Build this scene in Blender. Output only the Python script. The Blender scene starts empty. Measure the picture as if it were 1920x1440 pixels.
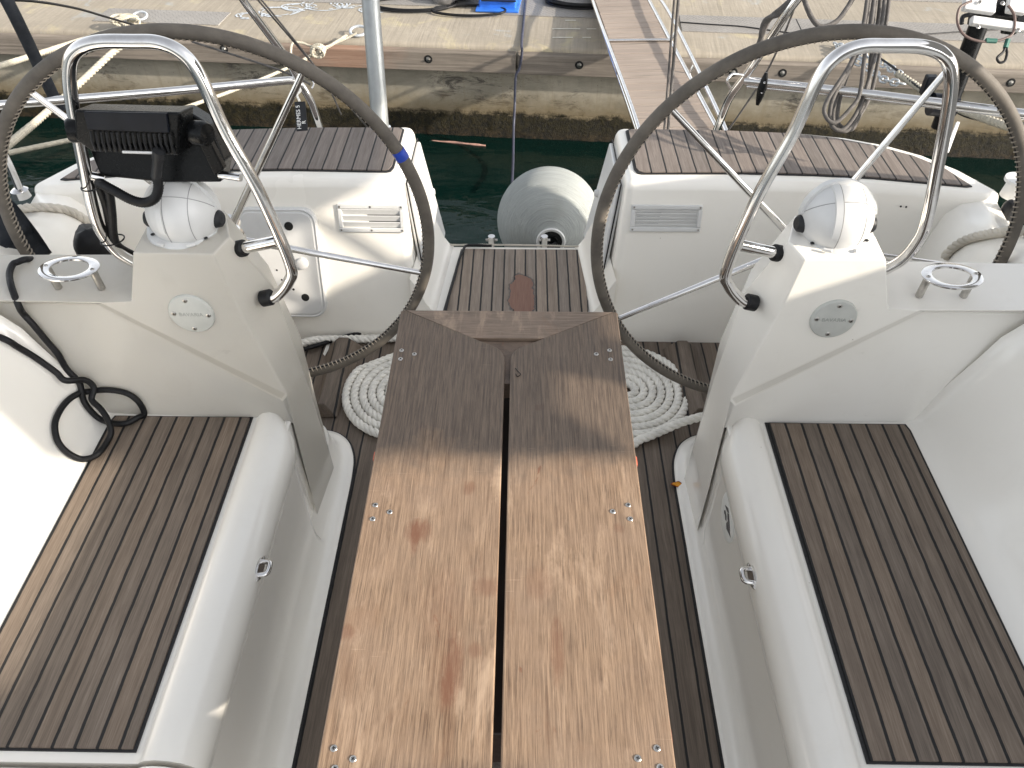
import bpy, bmesh, math, random
from math import sin, cos, pi, radians, sqrt, atan2
from mathutils import Vector, Matrix, noise
random.seed(7)
S = bpy.context.scene
COL = S.collection

# ------------------------------------------------------------------ camera
F = 1442.0
CAM = Vector((.027, 0, 1.72)); PT = radians(44.4); YW = radians(.85)
FW = Vector((-sin(YW)*cos(PT), cos(YW)*cos(PT), -sin(PT)))
RT = Vector((cos(YW), sin(YW), 0)); UP = RT.cross(FW)
cd = bpy.data.cameras.new('camera'); cam = bpy.data.objects.new('camera', cd); COL.objects.link(cam)
cd.sensor_width = 36; cd.lens = 36*F/1920; cd.clip_start = .05; cd.clip_end = 500
cam.matrix_world = Matrix((RT, UP, -FW)).transposed().to_4x4(); cam.location = CAM
S.camera = cam

def at(px, py, z=None, Y=None, X=None, D=None):
    """point of the place seen at a photo pixel, at a known height / distance"""
    d = FW + RT*((px-960)/F) - UP*((py-720)/F)
    if D is not None: t = D
    elif z is not None: t = (z-CAM.z)/d.z
    elif Y is not None: t = Y/d.y
    else: t = (X-CAM.x)/d.x
    return CAM + d*t
def on_plane(px, py, p0, n, off=0.):
    d = FW + RT*((px-960)/F) - UP*((py-720)/F)
    t = ((p0-CAM).dot(n))/d.dot(n)
    return CAM + d*t + n*off

# ------------------------------------------------------------------ node helpers
class NT:
    def __init__(s, name):
        s.m = bpy.data.materials.new(name); s.m.use_nodes = True
        s.t = s.m.node_tree; s.t.nodes.clear()
        s.o = s.n('ShaderNodeOutputMaterial'); s.b = s.n('ShaderNodeBsdfPrincipled')
        s.l(s.b.outputs[0], s.o.inputs[0])
        s.tc = s.n('ShaderNodeTexCoord').outputs['Object']
    def n(s, k, **kw):
        x = s.t.nodes.new(k)
        for a, b in kw.items(): setattr(x, a, b)
        return x
    def l(s, a, b): s.t.links.new(a, b)
    def inp(s, nd, i, v):
        if hasattr(v, 'is_output'): s.l(v, nd.inputs[i])
        else: nd.inputs[i].default_value = v
    def math(s, op, a, b=0., c=0.):
        x = s.n('ShaderNodeMath', operation=op); s.inp(x, 0, a); s.inp(x, 1, b); s.inp(x, 2, c); return x.outputs[0]
    def map(s, v, a, b, c=0., d=1.):
        x = s.n('ShaderNodeMapRange'); s.inp(x, 0, v)
        for i, q in enumerate((a, b, c, d)): s.inp(x, i+1, q)
        return x.outputs[0]
    def sep(s, v):
        x = s.n('ShaderNodeSeparateXYZ'); s.l(v, x.inputs[0]); return x.outputs
    def comb(s, a, b, c):
        x = s.n('ShaderNodeCombineXYZ'); s.inp(x, 0, a); s.inp(x, 1, b); s.inp(x, 2, c); return x.outputs[0]
    def mapping(s, v, sc=(1, 1, 1), rot=(0, 0, 0), loc=(0, 0, 0)):
        x = s.n('ShaderNodeMapping'); s.l(v, x.inputs[0]); x.inputs['Scale'].default_value = sc
        x.inputs['Rotation'].default_value = rot; x.inputs['Location'].default_value = loc; return x.outputs[0]
    def noise(s, v, sc=5., det=4., rough=.55, dist=0.):
        x = s.n('ShaderNodeTexNoise'); s.l(v, x.inputs['Vector']); x.inputs['Scale'].default_value = sc
        x.inputs['Detail'].default_value = det; x.inputs['Roughness'].default_value = rough
        x.inputs['Distortion'].default_value = dist; return x.outputs[0]
    def vor(s, v, sc=5., feat='F1', out=0):
        x = s.n('ShaderNodeTexVoronoi', feature=feat); s.l(v, x.inputs['Vector']); x.inputs['Scale'].default_value = sc; return x.outputs[out]
    def white(s, v):
        x = s.n('ShaderNodeTexWhiteNoise', noise_dimensions='1D'); s.inp(x, 'W' if False else 1, v); return x.outputs[0]
    def mix(s, f, a, b, mode='MIX'):
        x = s.n('ShaderNodeMix', data_type='RGBA', blend_type=mode); s.inp(x, 0, f)
        s.inp(x, 6, a if hasattr(a, 'is_output') else (*a, 1)[:4]); s.inp(x, 7, b if hasattr(b, 'is_output') else (*b, 1)[:4]); return x.outputs[2]
    def ramp(s, f, pts):
        x = s.n('ShaderNodeValToRGB'); s.l(f, x.inputs[0]); e = x.color_ramp.elements
        while len(e) < len(pts): e.new(.5)
        for i, (p, c) in enumerate(pts): e[i].position = p; e[i].color = (*c, 1)
        return x.outputs[0]
    def bump(s, h, strength=.3, dist=.002, prev=None):
        x = s.n('ShaderNodeBump'); s.l(h, x.inputs['Height']); x.inputs['Strength'].default_value = strength
        x.inputs['Distance'].default_value = dist
        if prev: s.l(prev, x.inputs['Normal'])
        return x.outputs[0]
    def done(s, col=None, rough=None, metal=None, nrm=None, **kw):
        if col is not None: s.inp(s.b, 'Base Color', col if hasattr(col, 'is_output') else (*col, 1))
        if rough is not None: s.inp(s.b, 'Roughness', rough)
        if metal is not None: s.inp(s.b, 'Metallic', metal)
        if nrm is not None: s.l(nrm, s.b.inputs['Normal'])
        for k, v in kw.items(): s.inp(s.b, k, v)
        return s.m

def simple(name, col, rough=.5, metal=0., var=.15, sc=20., bump=0., bs=200., **kw):
    t = NT(name); f = t.noise(t.tc, sc, 5)
    c = t.mix(t.map(f, .3, .7), tuple(x*(1-var) for x in col), tuple(min(1, x*(1+var)) for x in col))
    r = t.map(t.noise(t.tc, sc*2.3, 3), .3, .7, max(0, rough*.8), min(1, rough*1.2))
    n = t.bump(t.noise(t.tc, bs, 3), bump, .001) if bump else None
    return t.done(c, r, metal, n, **kw)

def gelcoat(name, grime=1.):
    t = NT(name)
    a = t.noise(t.tc, 1.3, 4, .6); b = t.noise(t.tc, 9, 6, .7, .5); sc = t.noise(t.mapping(t.tc, (30, 30, 160)), 4, 4, .6)
    c = t.mix(t.map(a, .3, .75), (.87, .845, .79), (.845, .81, .735))
    c = t.mix(t.math('MULTIPLY', t.map(b, .54, .80), .10*grime), c, (.58, .53, .45))
    spk = t.vor(t.tc, 22.); sel = t.noise(t.tc, 5.7, 2)
    m = t.math('MULTIPLY', t.math('LESS_THAN', spk, .035), t.math('GREATER_THAN', sel, .60))
    c = t.mix(t.math('MULTIPLY', m, .5), c, (.25, .17, .10))
    scr = t.noise(t.mapping(t.tc, (8, 260, 8), (0, 0, .6)), 3., 3, .5)
    c = t.mix(t.math('MULTIPLY', t.math('MULTIPLY', t.map(scr, .69, .73), t.map(b, .52, .62)), .12*grime), c, (.5, .47, .42))
    r = t.map(a, .3, .8, .15, .30)
    n = t.bump(t.noise(t.tc, 2.2, 1), .10, .010, t.bump(t.noise(t.tc, 420, 2), .02, .0003))
    return t.done(c, r, 0, n, **{'Coat Weight': .25, 'Coat Roughness': .08})

def teak(name, w, off, axis='X', caulk=.0056, ca=(.140, .102, .073), cb=(.235, .182, .136), dark=(.006, .006, .0065), patch=None):
    t = NT(name); x, y, z = t.sep(t.tc)
    if axis == 'Y': x, y = y, x
    wob = t.math('MULTIPLY', t.math('SUBTRACT', t.noise(t.comb(t.math('MULTIPLY', x, 9), t.math('MULTIPLY', y, 14), 0), 1., 4, .7), .5), .0034)
    u = t.math('DIVIDE', t.math('SUBTRACT', t.math('ADD', x, wob), off), w)
    fl = t.math('FLOOR', u); fr = t.math('SUBTRACT', u, fl)
    d = t.math('MULTIPLY', t.math('MINIMUM', fr, t.math('SUBTRACT', 1., fr)), w)
    seam = t.map(d, caulk*.5-.0004, caulk*.5+.0005, 1., 0.)
    rnd = t.white(fl)
    gv = t.comb(t.math('MULTIPLY', x, 1.), t.math('ADD', t.math('MULTIPLY', y, .035), t.math('MULTIPLY', rnd, 7.)), z)
    g = t.noise(gv, 420, 5, .65); g2 = t.noise(gv, 90, 3, .6)
    big = t.noise(t.tc, 6, 5, .65)
    c = t.mix(t.map(g, .34, .66), ca, cb)
    c = t.mix(t.map(g2, .35, .7, 0, .55), c, tuple(v*.65 for v in ca))
    k = t.math('ADD', t.math('MULTIPLY', rnd, .24), t.math('MULTIPLY', big, .40))
    hs = t.n('ShaderNodeHueSaturation'); t.l(c, hs.inputs['Color']); t.inp(hs, 'Value', t.math('ADD', k, .70))
    t.inp(hs, 'Saturation', t.math('ADD', t.math('MULTIPLY', rnd, .16), .85)); c = hs.outputs[0]
    st = t.noise(t.mapping(t.tc, (1, 1, 1), (0, 0, .3)), 17, 6, .75)
    c = t.mix(t.map(st, .64, .76, 0, .4), c, (.12, .075, .05))
    if patch:
        (cx, cy, rx, ry) = patch; X, Y, Z = t.sep(t.tc)
        wb = t.math('MULTIPLY', t.math('SUBTRACT', t.noise(t.tc, 19, 4, .6, .5), .5), 2.6)
        e = t.math('ADD', t.math('POWER', t.math('ABSOLUTE', t.math('DIVIDE', t.math('SUBTRACT', X, cx), rx)), 2.6),
                   t.math('POWER', t.math('ABSOLUTE', t.math('DIVIDE', t.math('SUBTRACT', Y, cy), ry)), 2.6))
        e = t.math('ADD', e, wb)
        pm = t.map(e, .92, 1.0, 1., 0.)
        rim = t.math('MULTIPLY', t.map(e, 1.0, 1.5, .85, 0.), t.math('SUBTRACT', 1., pm))
        seam = t.math('MULTIPLY', seam, t.math('SUBTRACT', 1., pm))
        c = t.mix(pm, c, t.mix(t.map(g, .3, .7), (.15, .075, .052), (.22, .12, .085)))
        c = t.mix(rim, c, (.03, .03, .034))
    c = t.mix(seam, c, dark)
    h = t.math('SUBTRACT', t.math('MULTIPLY', g, .3), t.math('MULTIPLY', seam, .8))
    r = t.map(g2, .2, .8, .55, .8)
    return t.done(c, r, 0, t.bump(h, .75, .0013))

def tablewood(name, ca=(.120, .070, .040), cb=(.350, .238, .152), along='Y', stains=()):
    t = NT(name); x, y, z = t.sep(t.tc)
    if along == 'X': x, y = y, x
    gv = t.comb(x, t.math('MULTIPLY', y, .035), z)
    g = t.noise(gv, 260, 6, .75, .3); g2 = t.noise(gv, 34, 5, .65, 1.4); g3 = t.noise(t.comb(x, t.math('MULTIPLY', y, .02), z), 800, 3, .6)
    big = t.noise(t.tc, 5.5, 6, .72)
    c = t.mix(t.map(g, .38, .62), ca, cb)
    c = t.mix(t.map(g2, .36, .66, 0, .50), c, tuple(v*.86 for v in cb))
    c = t.mix(t.map(g3, .52, .62, 0, .60), c, tuple(v*.40 for v in ca))
    c = t.mix(t.map(big, .38, .68, 0, .55), c, (.29, .205, .145))
    blo = t.noise(t.mapping(t.tc, (9, 4.2, 1), (0, 0, 0), (3, 1, 0)), 1.3, 6, .72, .7)
    c = t.mix(t.map(blo, .56, .70, 0, .42), c, (.20, .105, .055))
    pale = t.noise(t.mapping(t.tc, (11, 3.0, 1), (0, 0, 0), (1, 4, 0)), 1.6, 5, .7, .3)
    c = t.mix(t.map(pale, .55, .72, 0, .55), c, (.54, .395, .275))
    st = t.noise(t.mapping(t.tc, (16, 7, 1)), 1.5, 5, .65, .8)
    c = t.mix(t.map(st, .665, .72, 0, .8), c, (.17, .060, .025))
    X, Y, Z = t.sep(t.tc); wb = t.math('MULTIPLY', t.math('SUBTRACT', t.noise(t.mapping(t.tc, (2.2, .7, 1)), 60, 6, .75), .5), 3.6)
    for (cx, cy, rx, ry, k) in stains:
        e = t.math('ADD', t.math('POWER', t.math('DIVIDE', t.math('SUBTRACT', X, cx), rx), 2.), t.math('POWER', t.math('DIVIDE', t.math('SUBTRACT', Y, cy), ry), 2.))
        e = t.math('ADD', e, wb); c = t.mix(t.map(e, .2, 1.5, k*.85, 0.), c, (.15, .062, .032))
    if stains:      # weathered grey far end; shade also painted in from the shadow edge on
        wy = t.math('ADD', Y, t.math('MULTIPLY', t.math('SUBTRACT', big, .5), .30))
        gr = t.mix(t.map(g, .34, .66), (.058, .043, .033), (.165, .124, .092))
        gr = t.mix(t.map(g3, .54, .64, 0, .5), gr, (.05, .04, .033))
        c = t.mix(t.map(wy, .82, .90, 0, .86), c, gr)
    sc1 = t.noise(t.mapping(t.tc, (7, 420, 1), (0, 0, -.20)), 1.4, 2, .5)
    c = t.mix(t.math('MULTIPLY', t.map(sc1, .72, .75), t.map(big, .5, .6, 0, .5)), c, (.66, .50, .36))
    h = t.math('ADD', t.math('MULTIPLY', g, .5), t.math('MULTIPLY', g3, .5))
    return t.done(c, t.map(g2, .2, .8, .45, .68), 0, t.bump(h, .6, .0011))

def chrome_mat():
    t = NT('chrome')
    f = t.noise(t.tc, 30, 5, .7)
    c = t.mix(t.map(f, .35, .7), (.80, .79, .78), (.66, .64, .62))
    return t.done(c, t.map(f, .4, .8, .05, .20), 1., t.bump(t.noise(t.tc, 8, 2), .05, .002))

M = {}
M['gel'] = gelcoat('white_gelcoat'); M['gel2'] = gelcoat('used_gelcoat', 1.4)
M['chrome'] = chrome_mat()
M['steel'] = simple('dull_steel', (.5, .48, .45), .32, 1., .2, 60)
M['black'] = simple('black_plastic', (.004, .0045, .005), .30, 0, .2, 60, .1, **{'Specular IOR Level': .22})
M['navy'] = simple('dark_panel', (.006, .008, .013), .42, 0, .25, 25, **{'Specular IOR Level': .25})
M['rubber'] = simple('black_rubber', (.007, .007, .008), .5, 0, .3, 60, .2, **{'Specular IOR Level': .3})
M['whitepl'] = simple('white_plastic', (.64, .64, .63), .36, 0, .04, 18, .05, 300)
M['greypl'] = simple('grey_plastic', (.50, .505, .47), .45, 0, .06, 30, .1, 400)
M['embossed'] = simple('embossed_grey', (.33, .34, .315), .5)
M['dgrey'] = simple('dark_grey_plastic', (.020, .021, .023), .5, 0, .2, 40, **{'Specular IOR Level': .3})
M['caulk'] = simple('black_caulk', (.012, .012, .013), .6, 0, .3, 80, .3)
M['rope'] = simple('white_rope', (.80, .775, .71), .85, 0, .13, 22, .8, 900)
M['ropeold'] = simple('weathered_rope', (.54, .50, .43), .85, 0, .2, 14, .8, 900)
M['quayrope'] = simple('quay_rope', (.40, .37, .30), .9, 0, .2, 30, .8, 900)
M['greyrope'] = simple('grey_rope', (.10, .093, .088), .85, 0, .3, 40, .6, 900)
M['gapshade'] = simple('gap_shade_wood', (.022, .012, .008), .5, 0, .3, 20)  # near black, puts the deep shade of the table gap into the colour
M['blue'] = simple('blue_tape', (.012, .05, .38), .45, 0, .15, 60)
M['bluebox'] = simple('blue_crate', (.025, .13, .50), .45, 0, .3, 9)
M['galv'] = simple('galvanised', (.50, .53, .56), .5, .35, .2, 60, .3)
M['alu'] = simple('grey_aluminium', (.34, .355, .355), .42, .55, .08, 20)
M['red'] = simple('red_tape', (.50, .11, .06), .6, 0, .2, 40)
M['leaf'] = simple('orange_leaf', (.72, .30, .015), .6, 0, .3, 60)
M['leafe'] = simple('leaf_edge', (.30, .05, .01), .6, 0, .3, 60)
M['canvas'] = simple('dark_canvas', (.012, .015, .020), .85, 0, .2, 20, .5, 700)
M['blocker'] = simple('added_blocker', (.30, .29, .27), .9, 0, .15, 20)  # for the added unseen blockers that shape the shade
M['text'] = simple('white_lettering', (.80, .80, .78), .5, 0, .03)
M['emblem'] = simple('emblem_grey', (.10, .095, .10), .35, .2, .3, 60)
M['emblemdisc'] = simple('emblem_disc', (.74, .74, .71), .7, 0, .05, 30)
M['yellow'] = simple('yellow_tape', (.75, .66, .08), .6, 0, .2, 40)
M['bag'] = simple('grey_bag', (.22, .21, .20), .9, 0, .4, 20, .5, 300)
M['green'] = simple('green_sleeve', (.02, .12, .09), .5)
M['stick'] = simple('cane', (.42, .24, .19), .7, 0, .3, 50)
M['hole'] = simple('dark_hole', (.004, .004, .004), .9)
M['groove'] = simple('groove_grey', (.30, .30, .30), .6)

def leather():
    t = NT('grey_leather')
    f = t.noise(t.tc, 14, 5, .65); v = t.vor(t.tc, 420.)
    c = t.mix(t.map(f, .35, .68), (.085, .074, .062), (.150, .131, .108))
    c = t.mix(t.map(t.noise(t.tc, 60, 4), .6, .75, 0, .4), c, (.09, .07, .055))
    return t.done(c, .72, 0, t.bump(v, .35, .0006))
M['leather'] = leather()
M['stitch'] = simple('stitch_thread', (.26, .225, .18), .8)

def fender_mat():
    t = NT('fender_cover')
    vd = t.n('ShaderNodeVectorMath', operation='DISTANCE'); t.l(t.tc, vd.inputs[0]); vd.inputs[1].default_value = (.146, 2.66, -.04)
    rings = t.comb(t.math('MULTIPLY', vd.outputs['Value'], 9.), 0, 0)
    x, y, z = t.sep(t.mapping(t.tc, (1, 1, 1), (0, 0, 0)))
    av = t.n('ShaderNodeVectorMath', operation='ADD'); t.l(rings, av.inputs[0]); t.l(t.mapping(t.tc, (.35, .35, .35)), av.inputs[1]); g = t.noise(av.outputs[0], 40, 5, .75, .8)
    c = t.mix(t.map(g, .35, .68), (.30, .32, .315), (.45, .47, .455))
    c = t.mix(t.map(t.noise(t.tc, 7, 4), .5, .75, 0, .4), c, (.30, .30, .26))
    return t.done(c, .9, 0, t.bump(g, 1., .007), **{'Specular IOR Level': .15})
M['fender'] = fender_mat()

def concrete_deck():
    t = NT('quay_concrete'); q = t.mapping(t.tc, (1, 1, 1), (0, 0, radians(4.45)))
    x, y, z = t.sep(q)
    br = t.noise(t.mapping(q, (60, 2.2, 1), (0, 0, .12)), 1., 4, .6, .4)
    big = t.noise(q, 1.7, 6, .7); pit = t.vor(q, 26.); ps = t.noise(q, 4, 3)
    c = t.mix(t.map(big, .3, .7), (.24, .212, .17), (.345, .305, .245))
    c = t.mix(t.map(br, .35, .7, 0, .55), c, (.20, .175, .135))
    c = t.mix(t.map(t.noise(q, 3.3, 5, .7, .6), .56, .70, 0, .5), c, (.46, .40, .23))
    c = t.mix(t.map(t.noise(t.mapping(q, (1, 1, 1), (0, 0, 0), (5, 2, 0)), 2.1, 5, .7, .6), .60, .72, 0, .6), c, (.30, .36, .40))
    c = t.mix(t.math('MULTIPLY', t.math('LESS_THAN', pit, .05), t.math('GREATER_THAN', ps, .52)), c, (.05, .04, .03))
    return t.done(c, .88, 0, t.bump(t.math('ADD', t.math('MULTIPLY', br, .7), t.math('MULTIPLY', pit, .25)), .55, .006))
M['quay'] = concrete_deck()

def concrete_wall():
    t = NT('quay_wall_concrete'); x, y, z = t.sep(t.tc)
    big = t.noise(t.mapping(t.tc, (1, 1, 2.5)), 2.2, 7, .72, .4); pit = t.vor(t.tc, 24.)
    c = t.mix(t.map(big, .3, .7), (.165, .152, .122), (.30, .275, .222))
    blk = t.noise(t.mapping(t.tc, (2.0, 2, 6.0), (0, 0, 0), (1.2, 0, .4)), 2.6, 9, .8, .6)
    blk2 = t.noise(t.mapping(t.tc, (1, 1, .5)), 1.3, 3)
    c = t.mix(t.math('MULTIPLY', t.map(blk, .50, .60), t.map(blk2, .47, .60, 0, .9)), c, (.055, .05, .045))
    drip = t.noise(t.mapping(t.tc, (16, 16, 1.1)), 1.2, 5, .65)
    c = t.mix(t.map(drip, .54, .75, 0, .6), c, (.17, .145, .10))
    c = t.mix(t.math('MULTIPLY', t.math('LESS_THAN', pit, .06), .8), c, (.06, .05, .04))
    zz = t.math('ADD', z, t.math('MULTIPLY', t.math('SUBTRACT', t.noise(t.tc, 9, 6, .8), .5), .13))
    damp = t.map(zz, -.50, -.64, 0, .8); c = t.mix(damp, c, (.13, .10, .055))
    al = t.map(zz, -.640, -.668, 0, 1)
    an = t.noise(t.tc, 34, 6, .8)
    ac = t.mix(t.map(an, .4, .66), (.004, .004, .003), (.022, .018, .006))
    ac = t.mix(t.map(t.noise(t.tc, 60, 3, .8), .70, .76, 0, .9), ac, (.25, .24, .17))
    ac = t.mix(t.map(z, -.74, -.80, 0, 1), ac, t.mix(t.map(an, .42, .62), (.004, .004, .003), (.030, .020, .010)))
    c = t.mix(al, c, ac)
    r = t.map(al, 0, 1, .85, .55)
    h = t.math('ADD', t.math('MULTIPLY', pit, .3), t.math('MULTIPLY', t.math('MULTIPLY', an, al), 6))
    return t.done(c, r, 0, t.bump(h, .6, .006), **{'Specular IOR Level': .12})
M['wall'] = concrete_wall()

def old_timber(name='quay_timber', ca=(.115, .098, .082), cb=(.25, .215, .178), rot=radians(4.45), rust=True):
    t = NT(name); q = t.mapping(t.tc, (1, 1, 1), (0, 0, rot))
    g = t.noise(t.mapping(q, (1.3, 30, 38)), 1.4, 6, .7, .3); big = t.noise(q, 1.9, 5, .65)
    cr = t.noise(t.mapping(q, (1.0, 60, 90)), 1., 3, .6)
    c = t.mix(t.map(g, .32, .7), ca, cb)
    c = t.mix(t.map(big, .35, .7, 0, .5), c, tuple(v*.75 for v in ca))
    c = t.mix(t.map(cr, .63, .70, 0, .7), c, (.06, .05, .04))
    if rust:
        x, y, z = t.sep(q); wb = t.noise(q, 6, 4)
        d = t.math('ADD', t.math('ABSOLUTE', t.math('ADD', x, 1.55)), t.math('MULTIPLY', t.math('SUBTRACT', wb, .5), .5))
        c = t.mix(t.map(d, .06, .42, .38, 0), c, (.35, .16, .085))
    return t.done(c, .82, 0, t.bump(t.math('ADD', g, cr), .5, .004))
M['timber'] = old_timber()
M['plank'] = old_timber('gangway_plank', (.22, .18, .15), (.33, .275, .232), -radians(7), False)

def chequer():
    t = NT('chequer_plate'); q = t.mapping(t.tc, (1, 1, 1), (0, 0, radians(4.45)))
    x, y, z = t.sep(q); p = .042
    def lug(ox, oy, a):
        u = t.math('SUBTRACT', t.math('FRACT', t.math('ADD', t.math('DIVIDE', x, p), ox)), .5)
        v = t.math('SUBTRACT', t.math('FRACT', t.math('ADD', t.math('DIVIDE', y, p), oy)), .5)
        uu = t.math('ADD', t.math('MULTIPLY', u, cos(a)), t.math('MULTIPLY', v, sin(a)))
        vv = t.math('SUBTRACT', t.math('MULTIPLY', v, cos(a)), t.math('MULTIPLY', u, sin(a)))
        d = t.math('ADD', t.math('POWER', t.math('DIVIDE', uu, .34), 2.), t.math('POWER', t.math('DIVIDE', vv, .10), 2.))
        return t.map(d, 1.2, .6)
    h = t.math('ADD', lug(0, 0, .8), lug(.5, .5, -.8))
    big = t.noise(q, 3, 5, .7)
    c = t.mix(t.map(big, .3, .7), (.20, .188, .172), (.285, .27, .25))
    c = t.mix(t.math('MULTIPLY', h, .45), c, (.20, .19, .18))
    return t.done(c, .6, .15, t.bump(h, .8, .003))
M['chequer'] = chequer()

def water_mat():
    t = NT('harbour_water')
    n1 = t.noise(t.mapping(t.tc, (1, 2.2, 1)), 2.4, 3, .5, .4); n2 = t.noise(t.tc, 9, 2, .5)
    nr = t.bump(t.math('ADD', n1, t.math('MULTIPLY', n2, .12)), .30, .05)
    gl = t.n('ShaderNodeBsdfGlossy'); gl.inputs['Roughness'].default_value = .02; t.l(nr, gl.inputs['Normal'])
    df = t.n('ShaderNodeBsdfDiffuse'); df.inputs[0].default_value = (.004, .022, .018, 1)
    tr = t.n('ShaderNodeBsdfTransparent'); tr.inputs[0].default_value = (.30, .46, .38, 1)
    m1 = t.n('ShaderNodeMixShader'); m1.inputs[0].default_value = .58; t.l(df.outputs[0], m1.inputs[1]); t.l(tr.outputs[0], m1.inputs[2])
    fr = t.n('ShaderNodeFresnel'); fr.inputs[0].default_value = 1.33; t.l(nr, fr.inputs['Normal'])
    m2 = t.n('ShaderNodeMixShader'); t.l(fr.outputs[0], m2.inputs[0]); t.l(m1.outputs[0], m2.inputs[1]); t.l(gl.outputs[0], m2.inputs[2])
    t.l(m2.outputs[0], t.o.inputs[0]); t.t.nodes.remove(t.b); return t.m
M['water'] = water_mat()
M['seabed'] = simple('seabed_mud', (.012, .030, .022), .9, 0, .4, 2)

# ------------------------------------------------------------------ mesh helpers
def catmull(pts, n=8, closed=False):
    P = [Vector(p) for p in pts]; out = []; L = len(P)
    rng = range(L if closed else L-1)
    for i in rng:
        if closed: a, b, c, d = P[i-1], P[i], P[(i+1) % L], P[(i+2) % L]
        else: a, b, c, d = P[max(i-1, 0)], P[i], P[i+1], P[min(i+2, L-1)]
        for k in range(n):
            t = k/n
            out.append(.5*((2*b)+(c-a)*t+(2*a-5*b+4*c-d)*t*t+(3*b-a-3*c+d)*t**3))
    if not closed: out.append(P[-1].copy())
    return out
def fillet(pts, r, n=7):
    """polyline with rounded corners"""
    P = [Vector(p) for p in pts]; out = [P[0]]
    for i in range(1, len(P)-1):
        a, b, c = P[i-1], P[i], P[i+1]
        u = (a-b); v = (c-b); rr = r[i] if isinstance(r, (list, tuple)) else r
        k = min(rr, u.length*.48, v.length*.48); p = b+u.normalized()*k; q = b+v.normalized()*k
        for j in range(n+1):
            t = j/n; out.append((1-t)**2*p+2*t*(1-t)*b+t*t*q)
    out.append(P[-1]); return out
def resample(P, ds):
    out = [P[0].copy()]; acc = 0
    for a, b in zip(P, P[1:]):
        L = (b-a).length
        if L < 1e-9: continue
        s = ds-acc
        while s <= L: out.append(a.lerp(b, s/L)); s += ds
        acc = L-(s-ds)
    out.append(P[-1].copy()); return out

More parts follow.
